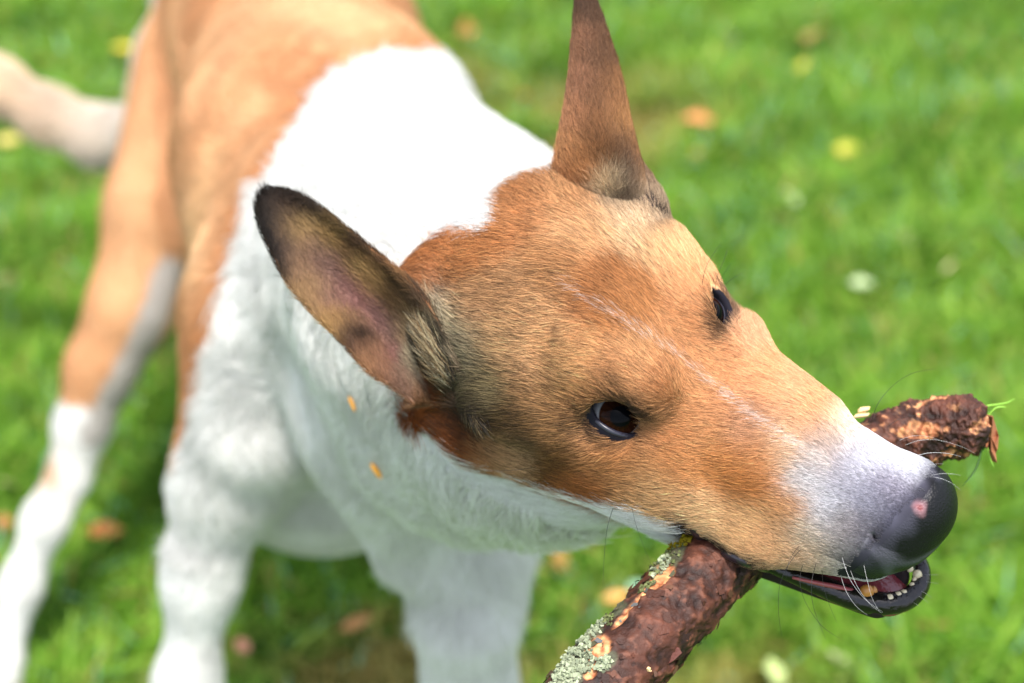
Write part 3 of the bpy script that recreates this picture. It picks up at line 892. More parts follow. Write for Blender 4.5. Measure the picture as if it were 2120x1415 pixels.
def add_eyes(s, d):
    for wh in ('near', 'far'):
        c, a, e1, e2 = eye_frame(wh)
        D = s - c.astype(np.float32); r = np.sqrt((D * D).sum(1))
        m = r < 3.2
        if not m.any(): continue
        u = D[m] @ e1; v = D[m] @ e2; w_ = D[m] @ a
        lid = r[m] - (ERS[wh] + 0.17)
        x = smin(d[m], lid, 0.55)
        W_, H_ = (1.22, 0.62) if wh == 'near' else (1.06, 0.64)
        Rl = (W_ * W_ + H_ * H_) / (2 * H_); vc = Rl - H_
        op = np.maximum(np.sqrt(u * u + (v + vc) ** 2), np.sqrt(u * u + (v - vc) ** 2)) - Rl
        op = np.maximum(op, -w_)
        x = smax(x, -op, 0.16)
        x = smax(x, -(r[m] - ERS[wh]), 0.05)
        d[m] = x
    return d

_old_head = head_sdf
def nose_pad(p):
    q = p.copy(); q[:, 1] = np.abs(q[:, 1] - 0.05)
    d = ell(q, (11.45, 0.0, -1.1), (1.85, 1.9, 1.95))
    return smin(d, ell(q, (11.8, 1.0, -1.95), (1.2, 1.0, 1.05)), 0.5)

def carve(p, d):
    for sg in (1, -1):
        r = p.copy(); r[:, 1] = sg * (r[:, 1] - 0.05)
        d = smax(d, -cone(r, (13.3, 0.75, -2.25), (12.2, 1.55, -2.5), 0.42, 0.36), 0.14)
        d = smax(d, -cone(r, (12.2, 1.6, -2.5), (11.4, 1.98, -2.0), 0.32, 0.22), 0.15)
        d = smax(d, -cone(r, (11.4, 1.98, -2.0), (10.9, 2.12, -1.3), 0.20, 0.08), 0.15)
    return smax(d, -cone(p, (13.5, 0.05, -1.6), (12.7, 0.05, -3.4), 0.08, 0.12), 0.15)

def nose_color(p, w):
    px, py, _ = proj(w)
    base = lin((11, 11, 14)); pale = lin((84, 82, 98))
    f = np.clip((12.1 - p[:, 0]) / 1.3 + vnoise(p, 1.2, 3) * 0.5 - 0.2, 0, 1) * np.clip((p[:, 2] + 3.6) / 3.4, 0.12, 1)
    c = base + (pale - base) * f[:, None]
    c = c + (lin((60, 56, 66)) - c) * (np.clip(vnoise(p, 5, 4) - 0.5, 0, 1) * 0.0)[:, None]
    for sg in (1, -1):
        r = p.copy(); r[:, 1] = sg * (r[:, 1] - .05); r = r.astype(np.float32)
        dn = np.minimum(cone(r, (13.3, 0.75, -2.25), (12.2, 1.6, -2.5), .38, .32), cone(r, (12.2, 1.6, -2.5), (10.9, 2.12, -1.3), .30, .08))
        c = c * (1 - .85 * np.exp(-(np.maximum(dn, 0) / .10) ** 2))[:, None] + lin((84, 82, 92)) * (.6 * np.exp(-((dn - .35) / .16) ** 2) * (p[:, 2] < -1.5))[:, None]  # nostril hollow darkened and its rim highlight painted into the colour
    dsp = np.sqrt(((px - 1905) / 13) ** 2 + ((py - 1053) / 14) ** 2) + (vnoise(p, 3, 8) - 0.5) * 0.7
    c = c + (lin((176, 128, 134)) - c) * (np.clip(1.5 - dsp, 0, 1) * 0.6)[:, None]
    c = c + (lin((118, 60, 62)) - c) * (np.clip((0.7 - dsp) * 3, 0, 1))[:, None]
    return c

def head_sdf(p):
    s = toskull(p)
    d = _old_head(p)
    m = p[:, 0] > 8
    if m.any(): d[m] = carve(p[m], smin(d[m], nose_pad(p[m]), 0.8))
    return add_eyes(s, d)

def nose_sdf(p):
    d = nose_pad(p)
    d = carve(p, smin(d, _old_head(p), 0.8)) - np.clip((p[:, 0] - 11.5 - 0.3 * (p[:, 2] + 1.0)) * 0.12, -0.07, 0.04)
    d = smax(d, -(p[:, 0] - 10.9 - 0.3 * (p[:, 2] + 1.0)), 0.05)
    d = smax(d, -(p[:, 2] + 3.35 + 0.6 * (12.2 - p[:, 0])), 0.15)
    # nostrils: comma slits
    # groove down the middle
    return d

def rim_path():
    pts = [(1560, 1162, -6.0), (1600, 1174, -6.1), (1680, 1205, -6.2), (1760, 1236, -6.2), (1825, 1250, -6.1), (1872, 1243, -6.0), (1900, 1220, -5.9), (1908, 1190, -5.8), (1900, 1160, -5.8), (1860, 1120, -5.9), (1780, 1080, -6.0)]
    out = []
    for x, y, z in pts:
        a = w2h(at(x, y, .5)[None])[0].astype(float); b = w2h(at(x, y, 1.)[None])[0].astype(float)
        s = (z - a[2]) / (b[2] - a[2]); out.append(a + s * (b - a))
    return out

def jaw_floor_sdf(p):
    d = ell(p, (8.8, 0.45, -6.45), (4.0, 1.15, 0.55))
    return smin(d, ell(p, (11.9, 0.2, -6.25), (1.3, 1.3, 0.5)), 0.4)

def build_dog():
    dog = empty('dog', tuple(at(720, 900, 1.15) * np.array([1, 1, 0])))
    tag(dog, 'tan and white short-haired dog with tilted head biting a thick stick', 'dog')
    inv = Matrix.Translation(-dog.location)
    def ch(o): o.matrix_parent_inverse = inv.copy(); return o
    def sub(o): return o
    # ---- skin surface: fine head, coarser trunk and legs, one mesh
    hh = 0.13 if DEV != 'clay' else 0.2
    fld, lo = field(head_local_sdf, (-13.5, -9.5, -11), (13.8, 10, 7.5), hh)
    Vh, Fh = nets(fld, lo, hh); Fh = Fh[:, ::-1].copy(); Vh = HO + (Vh * 0.01) @ HM
    hb = 0.006 if DEV != 'clay' else 0.012
    fld, lo = field(dog_sdf, (-0.75, 0.35, -0.03), (0.35, 1.75, 0.97), hb)
    Vb, Fb = nets(fld, lo, hb)
    q = w2h(Vb); inb = (q[:, 0] > -12.7) & (q[:, 0] < 13.1) & (q[:, 1] > -8.8) & (q[:, 1] < 9.3) & (q[:, 2] > -10.3) & (q[:, 2] < 6.8)
    inb |= (q[:, 0] > -4) & (np.abs(q[:, 1]) < 12) & (np.abs(q[:, 2]) < 12)
    keep = ~inb[Fb].all(1); Fb = Fb[keep]
    Vb[:, 2] = np.maximum(Vb[:, 2], 0.004)
    used = np.unique(Fb); mp = -np.ones(len(Vb), int); mp[used] = np.arange(len(used)); Vb = Vb[used]; Fb = mp[Fb]
    V = np.concatenate([Vh, Vb]); Fc = np.concatenate([Fh, Fb + len(Vh)])
    Vf = V.astype(float)
    c, _ = coat_color(Vf, np.zeros(len(V)))
    pl = w2h(V)
    c = c * 0.75
    jm = (jaw_sdf(pl) < 0.15) & (pl[:, 0] > 3) & (pl[:, 2] < -4.8) & (head_sdf(pl) > 0.1)
    c[jm] = lin((38, 28, 30))
    for wh in ('near', 'far'):
        ec, a, e1, e2 = eye_frame(wh)
        D = toskull(pl) - ec; r = np.linalg.norm(D, axis=1); m = (r < ERS[wh] + 0.42) & (D @ a > -0.2)
        c[m] = lin((26, 24, 34))
    nz = np.clip((pl[:, 0] - 10.6 - 0.3 * (pl[:, 2] + 1.0)) / 0.5, 0, 1) * (pl[:, 2] > -3.6 - 0.6 * (12.2 - pl[:, 0]))
    c = c + (nose_color(pl.astype(float), Vf) - c) * nz[:, None]
    body = ch(mesh('body', V, Fc, M_SKIN, dog, col=c))
    if DEV == 'clay': pass
    # ---- eyes
    for wh in ('near', 'far'):
        ec, a, e1, e2 = eye_frame(wh)
        gaze = a * 1.0 + e1 * (0.10 if wh == 'near' else 0.25) + e2 * (0.02 if wh == 'near' else 0.1)
        if wh == 'far': gaze = a - e1 * 0.05 + e2 * 0.15
        gaze /= np.linalg.norm(gaze)
        g1 = np.cross(gaze, e2); g1 /= np.linalg.norm(g1); g2 = np.cross(gaze, g1)
        Ve, Ce, Fe = [], [], []
        NR, NSg = 40, 64
        cols = []
        for i in range(NR + 1):
            th = math.pi * (i / NR) ** 1.35
            for j in range(NSg):
                ph = 2 * math.pi * j / NSg
                rr = ERS[wh] * (1 + 0.035 * max(0, math.cos(min(th / 0.85, 1) * math.pi / 2)))
                p = ec + rr * (math.cos(th) * gaze + math.sin(th) * (math.cos(ph) * g1 + math.sin(ph) * g2))
                Ve.append(p)
                if th < 0.40: cc = (0.002, 0.002, 0.003)
                elif th < 0.84:
                    k = (th - 0.40) / 0.44; w_ = 0.75 + 0.35 * math.sin(ph * 23) * math.sin(ph * 7 + 2)
                    cc = np.array((0.026, 0.008, 0.004)) * (0.45 + 0.9 * k) * w_
                elif th < 0.90: cc = (0.010, 0.006, 0.006)
                else: cc = (0.24, 0.24, 0.25)
                cols.append(cc)
        for i in range(NR):
            for j in range(NSg):
                b0 = i * NSg + j; b1 = i * NSg + (j + 1) % NSg
                Fe.append((b0, b0 + NSg, b1 + NSg, b1) if FLIP[wh] else (b0, b1, b1 + NSg, b0 + NSg))
        W = HO + (s2h(np.array(Ve)) * 0.01) @ HM
        m = mat('eyeball', rough=0.03, spec=0.06, attr=True)
        ey = ch(mesh('eye', W, Fe, m, dog, col=np.array(cols)))
        # bare dark lid rim, thicker below
        pts, rad = [], []
        W_, H_ = (1.25, 0.65) if wh == 'near' else (1.09, 0.67)
        for k in range(36):
            t_ = 2 * math.pi * k / 36
            u = W_ * math.cos(t_); v = H_ * math.copysign(abs(math.sin(t_)) ** 1.0, math.sin(t_))
            low = max(0, -math.sin(t_))
            v -= 0.05 * low
            wz = math.sqrt(max(0.05, (ERS[wh] + 0.06) ** 2 - u * u - v * v))
            pts.append(HO + (s2h(ec + u * e1 + v * e2 + wz * a) * 0.01) @ HM)
            rad.append(0.0006 + 0.0006 * low)
        pts.append(pts[0]); rad.append(rad[0])
        ml = add_bump(mat('eyelid_skin', (0.020, 0.020, 0.034), 0.35, 0.5), 900, 0.0002)
        ch(tube('eyelid', pts, rad, ml, dog, 10, 3))
        # lashes above
        pr = []
        for k in range(46):
            t_ = math.pi * (0.08 + 0.84 * k / 45)
            u = W_ * .97 * math.cos(t_); v = H_ * 1.12 * math.sin(t_); wz = math.sqrt(max(0.05, (ERS[wh] + 0.16) ** 2 - u * u - v * v))
            pr.append((ec + u * e1 + v * e2 + wz * a, -0.35 * e1 * (1 if True else 0) - 0.25 * e2 + 0.5 * a + 0.12 * rng.normal(size=3)))
        R0 = HO + (s2h(np.array([x for x, _ in pr])) * 0.01) @ HM
        Dv = s2h(np.array([y for _, y in pr])) @ HM
        nn = s2h(np.tile(a, (len(pr), 1))) @ HM
        o = make_curves('eyelash', R0, nn, Dv, np.full(len(R0), 0.0026), np.tile(lin((190, 150, 110)), (len(R0), 1)) * rng.uniform(.1, 1, (len(R0), 1)), np.zeros(len(R0)), np.full(len(R0), 0.00005), dog, 0.5)
        ch(o)
    # ---- nose
    hn = 0.05
    fld, lo = field(nose_sdf, (9.6, -2.6, -3.6), (13.9, 2.8, 1.6), hn)
    Vn, Fn = nets(fld, lo, hn); Fn = Fn[:, ::-1].copy()
    nw = HO + (Vn * 0.01) @ HM
    npx, npy, _ = proj(nw)
    cn = nose_color(Vn, nw)
    mn_ = mat('nose_leather', rough=0.44, spec=0.28, attr=True)
    n_ = mn_.node_tree.nodes; l_ = mn_.node_tree.links
    tc = n_.new('ShaderNodeTexCoord'); vo = n_.new('ShaderNodeTexVoronoi'); vo.inputs['Scale'].default_value = 1150; bu = n_.new('ShaderNodeBump'); bu.inputs['Strength'].default_value = 0.45; bu.inputs['Distance'].default_value = 0.0004
    l_.new(tc.outputs['Object'], vo.inputs[0]); l_.new(vo.outputs['Distance'], bu.inputs['Height']); l_.new(bu.outputs[0], n_['Principled BSDF'].inputs['Normal'])
    ch(mesh('nose', nw, Fn, mn_, dog, col=cn))
    # ---- lower lip, gum, teeth
    rim = [HO + (p * 0.01) @ HM for p in rim_path()]
    ml = add_bump(mat('wet_black_lip', (0.006, 0.004, 0.005), 0.16, 0.5), 350, 0.0010, 4, 0.6)
    ch(tube('lower_lip', rim, [.0020, .0030, .0044, .0052, .0052, .0047, .0043, .0040, .0034, .003, .002], ml, dog, 16, 6))
    fld, lo = field(jaw_floor_sdf, (4, -2.2, -8.2), (13.6, 3, -5.4), 0.12)
    Vg, Fg = nets(fld, lo, 0.12); Fg = Fg[:, ::-1].copy()
    mg = add_bump(mat('gum', (0.16, 0.030, 0.038), 0.12, 0.7), 250, 0.0015)
    ch(mesh('gum', HO + (Vg * 0.01) @ HM, Fg, mg, dog))
    mt = mat('tooth_enamel', lin((222, 208, 176)) * 0.8, 0.2, 0.5); mt2 = mat('stained_tooth', lin((205, 140, 70)) * 0.75, 0.25, 0.5)
    def tooth(px, py, z, rpx, m, el=(1, 1, 1.2), name='tooth'):
        a = w2h(at(px, py, .5)[None])[0].astype(float); b = w2h(at(px, py, 1.)[None])[0].astype(float)
        c0 = a + (z - a[2]) / (b[2] - a[2]) * (b - a)
        r = rpx / 3500 * .71 * 100
        Vt, Ft = [], []
        for i in range(9):
            th = math.pi * i / 8
            for j in range(12):
                ph = 2 * math.pi * j / 12
                sq = 1 + 0.12 * math.cos(2 * ph)
                Vt.append(c0 + r * np.array((math.sin(th) * math.cos(ph) * el[0] * sq, math.sin(th) * math.sin(ph) * el[1] / sq, math.cos(th) * el[2])))
        for i in range(8):
            for j in range(12):
                a0 = i * 12 + j; b0 = i * 12 + (j + 1) % 12
                Ft.append((a0, b0, b0 + 12, a0 + 12))
        return ch(mesh(name, HO + (np.array(Vt) * 0.01) @ HM, Ft, m, dog))
    tooth(1794, 1226, -5.7, 13, mt2, (1.1, 1, 1.5)).__setitem__('label', 'yellow stained canine tooth')
    tooth(1806, 1224, -5.75, 10, mt2, (1, 1, 1.3))
    for (x, y, z, r) in ((1841, 1240, -5.75, 9.5), (1859, 1233, -5.7, 8), (1871, 1229, -5.7, 8), (1888, 1212, -5.65, 6), (1893, 1200, -5.6, 5), (1899, 1190, -5.5, 9.5), (1884, 1178, -5.4, 7)):
        tooth(x, y, z, r, mt)
    # tongue and pink cheek lining between lips and jaw
    mk = add_bump(mat('mouth_lining', (0.26, 0.055, 0.06), 0.3, 0.5), 200, 0.001)
    pts = []
    for x, y, z in ((1640, 1196, -5.75), (1690, 1207, -5.75), (1735, 1216, -5.75), (1775, 1226, -5.8), (1800, 1232, -5.9)):
        a = w2h(at(x, y, .5)[None])[0].astype(float); b = w2h(at(x, y, 1.)[None])[0].astype(float)
        pts.append(HO + ((a + (z - a[2]) / (b[2] - a[2]) * (b - a)) * 0.01) @ HM)
    ch(tube('mouth_lining', pts, [.0006, .0010, .0011, .0010, .0006], mk, dog, 10, 4))
    # wet black edge of the upper lip
    lp = []; 
    for (x, y, ins) in ((1418, 1082, .003), (1440, 1104, .0022), (1470, 1126, .0018), (1510, 1150, .002), (1550, 1168, .003), (1595, 1183, .003), (1640, 1194, .003), (1700, 1204, .004)):
        h_ = hit(x, y - 4, inset=ins)
        lp.append(h_ if h_ is not None and (h_ - CAM) @ FWD < 0.8 else at(x, y, .731))
    ch(tube('upper_lip', lp, [.0006, .0022, .0032, .0028, .0024, .002, .0016, .001], add_bump(mat('dark_lip_skin', (0.014, 0.010, 0.016), 0.28, 0.6), 300, 0.0008), dog, 12, 5))
    # ---- ears
    def ear(rows, bowl, thick, base_in, base_out, label):
        """rows: (edgeA px, edgeA py, tA, edgeB px, edgeB py, tB); bowl: depth of the mid line (+ away)"""
        ns, nv = 44, 21
        rows = np.array(rows, float); si = np.linspace(0, 1, len(rows))
        s = np.linspace(0, 1, ns); R = np.stack([np.interp(s, si, rows[:, k]) for k in range(6)], 1)
        ker = np.array([1, 2, 3, 2, 1]) / 9.0
        for k in range(6):
            e = np.concatenate([R[:1, k]] * 2 + [R[:, k]] + [R[-1:, k]] * 2); R[:, k] = np.convolve(e, ker, 'valid')
        bw = np.interp(s, np.linspace(0, 1, len(bowl)), bowl)
        G = np.zeros((ns, nv, 3))
        for i in range(ns):
            A = at(R[i, 0], R[i, 1], R[i, 2]); Bp = at(R[i, 3], R[i, 4], R[i, 5])
            for j in range(nv):
                v = j / (nv - 1)
                G[i, j] = A + (Bp - A) * v + FWD * bw[i] * (1 - abs(2 * v - 1) ** 2.2)
        du = np.gradient(G, axis=0); dv = np.gradient(G, axis=1)
        n = np.cross(du, dv); n /= np.linalg.norm(n, axis=2, keepdims=True) + 1e-12
        if (n.reshape(-1, 3) @ FWD).sum() < 0: n = -n          # n points away from the camera
        e = np.minimum(np.arange(nv), nv - 1 - np.arange(nv))[None, :] / (nv / 2)
        th = thick * np.minimum(1, 0.35 + e * 2.2) * np.minimum(1, 0.3 + (ns - 1 - np.arange(ns)) / 6.0)[:, None]
        Fr = G - n * th[:, :, None] * 0.5; Bk = G + n * th[:, :, None] * 0.5
        V = np.concatenate([Fr.reshape(-1, 3), Bk.reshape(-1, 3)]); o = ns * nv
        i, j = np.meshgrid(np.arange(ns - 1), np.arange(nv - 1), indexing='ij')
        a = (i * nv + j).ravel(); Q = np.stack([a, a + 1, a + nv + 1, a + nv], 1)
        Qb = Q[:, ::-1] + o
        rimi = np.concatenate([np.arange(nv), np.arange(1, ns) * nv + nv - 1, (ns - 1) * nv + np.arange(nv - 2, -1, -1), np.arange(ns - 2, -1, -1) * nv])
        r2 = np.roll(rimi, -1)
        Qr = np.stack([r2, rimi, rimi + o, r2 + o], 1)
        Fc = np.concatenate([Q, Qb, Qr])
        a0, b0, c0, d0 = (V[Q[:, k]] for k in range(4))
        if (np.cross(c0 - a0, d0 - b0) @ FWD).sum() > 0: Fc = Fc[:, ::-1]
        du = np.concatenate([du.reshape(-1, 3)] * 2)
        sj = np.concatenate([np.repeat(s, nv)] * 2); vj = np.concatenate([np.tile(np.linspace(0, 1, nv), ns)] * 2)
        side = np.concatenate([np.zeros(o), np.ones(o)])
        return V, Fc, sj, vj, side, du
    d = .0
    near_rows = [(862, 842, .752, 985, 842, .722), (828, 808, .750, 968, 770, .720), (775, 780, .748, 935, 715, .722), (735, 738, .747, 892, 640, .726), (700, 697, .747, 850, 584, .730), (640, 640, .748, 790, 535, .736), (595, 585, .750, 730, 484, .742),
                 (562, 522, .753, 672, 437, .749), (541, 478, .756, 633, 410, .755), (529, 430, .760, 600, 395, .760), (534, 402, .762, 566, 390, .762)]
    far_rows = [(1160, 420, .760, 1372, 480, .758), (1150, 352, .752, 1362, 432, .752), (1160, 292, .748, 1338, 385, .750), (1172, 232, .744, 1318, 325, .751), (1181, 170, .746, 1302, 262, .753), (1187, 110, .749, 1287, 190, .755),
                (1191, 60, .752, 1268, 120, .757), (1194, 15, .755, 1248, 62, .758), (1198, -18, .757, 1226, 5, .759), (1203, -38, .759, 1214, -30, .760)]
    EC = np.array([  # ear coat samples px, py, rgb, with lit edges and fold shade painted in : inside of the near ear and all of the far ear
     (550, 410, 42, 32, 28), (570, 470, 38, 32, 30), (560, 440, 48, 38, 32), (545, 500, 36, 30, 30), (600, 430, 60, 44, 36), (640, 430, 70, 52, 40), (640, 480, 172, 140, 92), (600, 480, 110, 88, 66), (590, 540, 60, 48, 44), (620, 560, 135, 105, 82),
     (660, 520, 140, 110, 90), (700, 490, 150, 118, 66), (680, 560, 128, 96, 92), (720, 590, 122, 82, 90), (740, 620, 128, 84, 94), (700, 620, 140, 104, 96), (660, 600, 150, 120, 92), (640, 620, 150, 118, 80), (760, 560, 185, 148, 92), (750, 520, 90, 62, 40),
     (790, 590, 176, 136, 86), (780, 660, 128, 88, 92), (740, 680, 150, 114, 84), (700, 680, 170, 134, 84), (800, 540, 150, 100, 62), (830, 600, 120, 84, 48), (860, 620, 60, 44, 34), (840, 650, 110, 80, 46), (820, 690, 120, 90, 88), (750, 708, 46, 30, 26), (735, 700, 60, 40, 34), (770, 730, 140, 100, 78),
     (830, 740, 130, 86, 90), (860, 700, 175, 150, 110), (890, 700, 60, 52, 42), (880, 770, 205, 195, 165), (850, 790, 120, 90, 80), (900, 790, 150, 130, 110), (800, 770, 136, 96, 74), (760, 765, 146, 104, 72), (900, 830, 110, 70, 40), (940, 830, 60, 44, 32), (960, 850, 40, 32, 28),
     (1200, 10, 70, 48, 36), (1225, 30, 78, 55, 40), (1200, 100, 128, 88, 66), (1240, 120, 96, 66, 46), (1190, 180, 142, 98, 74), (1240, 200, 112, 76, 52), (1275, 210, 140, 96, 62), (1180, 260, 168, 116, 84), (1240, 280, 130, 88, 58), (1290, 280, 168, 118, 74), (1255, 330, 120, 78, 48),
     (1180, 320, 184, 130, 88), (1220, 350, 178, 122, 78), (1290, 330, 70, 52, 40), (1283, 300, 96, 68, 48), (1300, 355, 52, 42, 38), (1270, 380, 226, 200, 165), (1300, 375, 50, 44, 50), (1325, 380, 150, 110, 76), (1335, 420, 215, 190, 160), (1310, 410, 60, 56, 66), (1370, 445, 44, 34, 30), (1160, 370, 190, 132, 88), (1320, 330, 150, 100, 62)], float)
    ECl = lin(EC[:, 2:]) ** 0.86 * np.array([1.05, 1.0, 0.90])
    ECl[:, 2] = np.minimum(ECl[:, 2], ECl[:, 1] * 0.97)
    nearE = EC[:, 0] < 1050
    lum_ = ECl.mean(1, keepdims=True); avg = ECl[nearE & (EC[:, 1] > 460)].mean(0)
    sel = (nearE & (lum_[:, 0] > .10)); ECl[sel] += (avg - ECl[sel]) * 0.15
    def ear_color(px, py):
        c = np.zeros((len(px), 3)); ws = np.zeros(len(px)) + 1e-9
        for (x, y), col in zip(EC[:, :2], ECl):
            g = np.exp(-((px - x) ** 2 + (py - y) ** 2) / (2 * 20.0 ** 2)) + 1e-4 * np.exp(-((px - x) ** 2 + (py - y) ** 2) / (2 * 80.0 ** 2))
            c += g[:, None] * col; ws += g
        return c / ws[:, None]
    for rows, bowl, wh in ((near_rows, [.018, .021, .023, .022, .018, .012, .007, .003, .000], 'near'), (far_rows, [-.016, -.021, -.022, -.020, -.015, -.010, -.006, -.002, 0], 'far')):
        Ve, Fe, sj, vj, side, du = ear(rows, bowl, .0045, None, None, '')
        px, py, _ = proj(Ve)
        c = ear_color(px, py)
        outm = (side > 0.5) if wh == 'near' else (side > 0.5)
        c2 = np.tile(lin((150, 98, 62)), (len(c), 1)) * (1 - 0.75 * np.clip((sj - 0.6) / 0.35, 0, 1))[:, None]
        if wh == 'far': c2 = c2 * 0.9
        c[outm] = c2[outm]
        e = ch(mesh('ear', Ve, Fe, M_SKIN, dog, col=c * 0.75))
        if DEV == 'clay': continue
        N = 34000
        res = sample(Ve, Fe, N, lambda cen, n: np.clip(n @ (-FWD) + 0.5, 0.15, 1))
        P, Nn = res
        x_, y_, _t = proj(P)
        jit = rng.normal(0, 1, N)
        cc = ear_color(x_ + jit * 5, y_ + np.roll(jit, 5) * 5)
        back = (Nn @ FWD) > 0.25
        cb = lin((160, 104, 64)) * np.clip((y_ - (400 if wh == 'near' else 0)) / (120 if wh == 'near' else 200), .25, 1)[:, None]
        cc[back] = cb[back]
        if wh == 'near':
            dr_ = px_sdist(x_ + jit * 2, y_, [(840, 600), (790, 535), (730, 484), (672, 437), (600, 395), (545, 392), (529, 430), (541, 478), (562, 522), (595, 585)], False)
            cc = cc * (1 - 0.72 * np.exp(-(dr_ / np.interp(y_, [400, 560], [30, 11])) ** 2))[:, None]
            pk = np.exp(-(((x_ - 752) / 26) ** 2 + ((y_ - 704) / 13) ** 2))[:, None]; cc = cc * (1 - .75 * pk)  # shade of the ear pocket fold painted into the hair colour
        tip = at(*((545, 395, .760) if wh == 'near' else (1208, -30, .758)))
        dr = tip - P; dr /= np.linalg.norm(dr, axis=1, keepdims=True)
        if wh == 'near':
            inner = (Nn @ (-FWD)) > 0
            up = at(700, 470, .74) - at(640, 640, .74); up /= np.linalg.norm(up)
            dr = dr + inner[:, None] * 0.5 * up * rng.uniform(-.6, 1.2, (N, 1))
        dr += rng.normal(0, 0.18, (N, 3))
        L = rng.uniform(.0035, .0075, N)
        bare = (wh == 'near') * np.exp(-(px_sdist(x_, y_, [(690, 570), (740, 630), (800, 690), (830, 750)], False) / 22) ** 2)
        L = L * (1 - 0.5 * bare)
        basef = (py.min() > 0) 
        if wh == 'near': L = L * (1 + 0.9 * np.exp(-((x_ - 885) ** 2 + (y_ - 760) ** 2) / 55 ** 2) + .5 * np.exp(-((x_ - 850) ** 2 + (y_ - 640) ** 2) / 50 ** 2))
        else: L = L * (1 - 0.3 * np.exp(-((x_ - 1330) ** 2 + (y_ - 410) ** 2) / 60 ** 2))
        keep = rng.random(N) > 0.45 * bare
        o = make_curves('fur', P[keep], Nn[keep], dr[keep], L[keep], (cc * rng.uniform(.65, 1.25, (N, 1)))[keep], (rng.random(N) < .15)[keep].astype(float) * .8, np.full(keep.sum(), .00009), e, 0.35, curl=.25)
        o['kind'] = 'stuff'
    if DEV == 'clay': return
    # ---- long tufts at the ear roots
    TR, TD, TC, TL = [], [], [], []
    for line, dpx, cols, Lr, n_, spread in (([(888, 650), (905, 700), (925, 755), (940, 800)], (-1, -.55), [(205, 188, 152), (190, 165, 125), (60, 52, 46), (160, 125, 85)], (.010, .018), 1300, 20),
                                         ([(868, 600), (895, 660), (925, 735), (965, 820), (985, 870)], (.3, .9), [(46, 40, 36), (40, 34, 32), (70, 58, 44), (120, 100, 70)], (.006, .012), 1800, 13),
                                         ([(905, 835), (945, 850), (975, 880)], (-.5, .9), [(48, 38, 32), (60, 44, 34), (150, 95, 52)], (.006, .011), 700, 16),
                                         ([(1262, 392), (1275, 385), (1290, 400)], (-.05, -1), [(235, 212, 180), (225, 198, 162), (215, 180, 140)], (.008, .014), 420, 8),
                                         ([(1310, 405), (1330, 420), (1360, 440)], (-.25, -1), [(52, 46, 48), (44, 38, 38), (180, 150, 120)], (.006, .011), 500, 10),
                                         ([(1350, 430), (1380, 455)], (.3, -1), [(44, 36, 30), (70, 52, 40)], (.005, .009), 160, 7)):
        ln = np.array(line, float)
        for _ in range(n_):
            s_ = rng.random() * (len(ln) - 1); i_ = int(s_); q_ = ln[i_] + (ln[i_ + 1] - ln[i_]) * (s_ - i_) + rng.normal(0, spread * .5, 2)
            TR.append(q_); TD.append(dpx); TC.append(cols[rng.integers(len(cols))]); TL.append(rng.uniform(*Lr))
    TR = np.array(TR); TD = np.array(TD)
    # sphere-trace all roots at once
    tt = np.full(len(TR), 0.60)
    dirs = FWD[None] + ((TR[:, :1] - 1060) / F) * RGT[None] - ((TR[:, 1:] - 707.5) / F) * UPV[None]
    for _ in range(90):
        dd = dog_sdf((CAM + tt[:, None] * dirs).astype(np.float32)); tt = tt + np.maximum(dd, 0) * .8
    ok = tt < .84
    Rw = (CAM + tt[:, None] * dirs)[ok]; e_ = 1e-3
    G_ = np.stack([dog_sdf((Rw + e_ * v_).astype(np.float32)) - dog_sdf((Rw - e_ * v_).astype(np.float32)) for v_ in np.eye(3)], 1); G_ /= np.linalg.norm(G_, axis=1, keepdims=True) + 1e-9
    Dw = TD[ok, :1] * RGT - TD[ok, 1:] * UPV + rng.normal(0, .22, (ok.sum(), 3))
    tf = make_curves('ear_tuft', Rw, G_, Dw, np.array(TL)[ok], lin(np.array(TC)[ok]) ** .9 * rng.uniform(.7, 1.2, (ok.sum(), 1)), np.zeros(ok.sum()), np.full(ok.sum(), .00009), body, .38, curl=.2); tf['kind'] = 'stuff'
    # ---- fur on head
    def head_w(cen, n):
        p = w2h(cen); s = toskull(p)
        wv = np.clip(n @ (-FWD) * 1.2 + 0.45, 0.05, 1)
        wv *= (p[:, 0] > -12.5)
        wv *= cone(p, (12.2, 1.6, -2.5), (10.9, 2.12, -1.3), .38, .12) > 0.05
        wv *= (p[:, 0] < 11.15 + 0.3 * (p[:, 2] + 1.0) + 0.5 * (vnoise(p, 3.0, 77) - .5)) | ((p[:, 2] < -3.45 - 0.5 * (12.2 - p[:, 0])) & (p[:, 0] < 12.0))
        for wh in ('near', 'far'):
            ec, a, e1, e2 = eye_frame(wh)
            D = s - ec.astype(np.float32); r = np.linalg.norm(D, axis=1); u = D @ e1; v = D @ e2
            opn = np.sqrt((u / 1.24) ** 2 + ((v + 0.12) / 0.84) ** 2) < 1
            wv *= ~((r < ERS[wh] + 0.5) & opn & (D @ a > 0))
        inside = (_old_head(p) < -0.25) | ((p[:, 2] < -4.3) & (n @ HZ > 0.2) & (p[:, 0] > 2))
        lowj = (jaw_sdf(p) < 0.12) & (p[:, 0] > 4.0)
        wv *= ~inside
        wv *= ~lowj
        mouth = (p[:, 0] > 3) & (np.abs(p[:, 1]) < 1.9) & (p[:, 2] < -4.0) & (n @ HZ > -0.2)
        wv *= ~mouth
        return wv
    N = 400000
    P, Nn = sample(Vh.astype(float), Fh, N, head_w)
    jit = rng.normal(0, 1, N).clip(-2, 2)
    c, tk = coat_color(P, jit)
    p = w2h(P).astype(float); x_, y_, t_ = proj(P)
    dl = np.zeros((N, 3)); dl[:, 0] = -1.0
    dl[:, 1] = 0.10 * p[:, 1] * np.clip((4 - p[:, 0]) / 8, 0, 1)
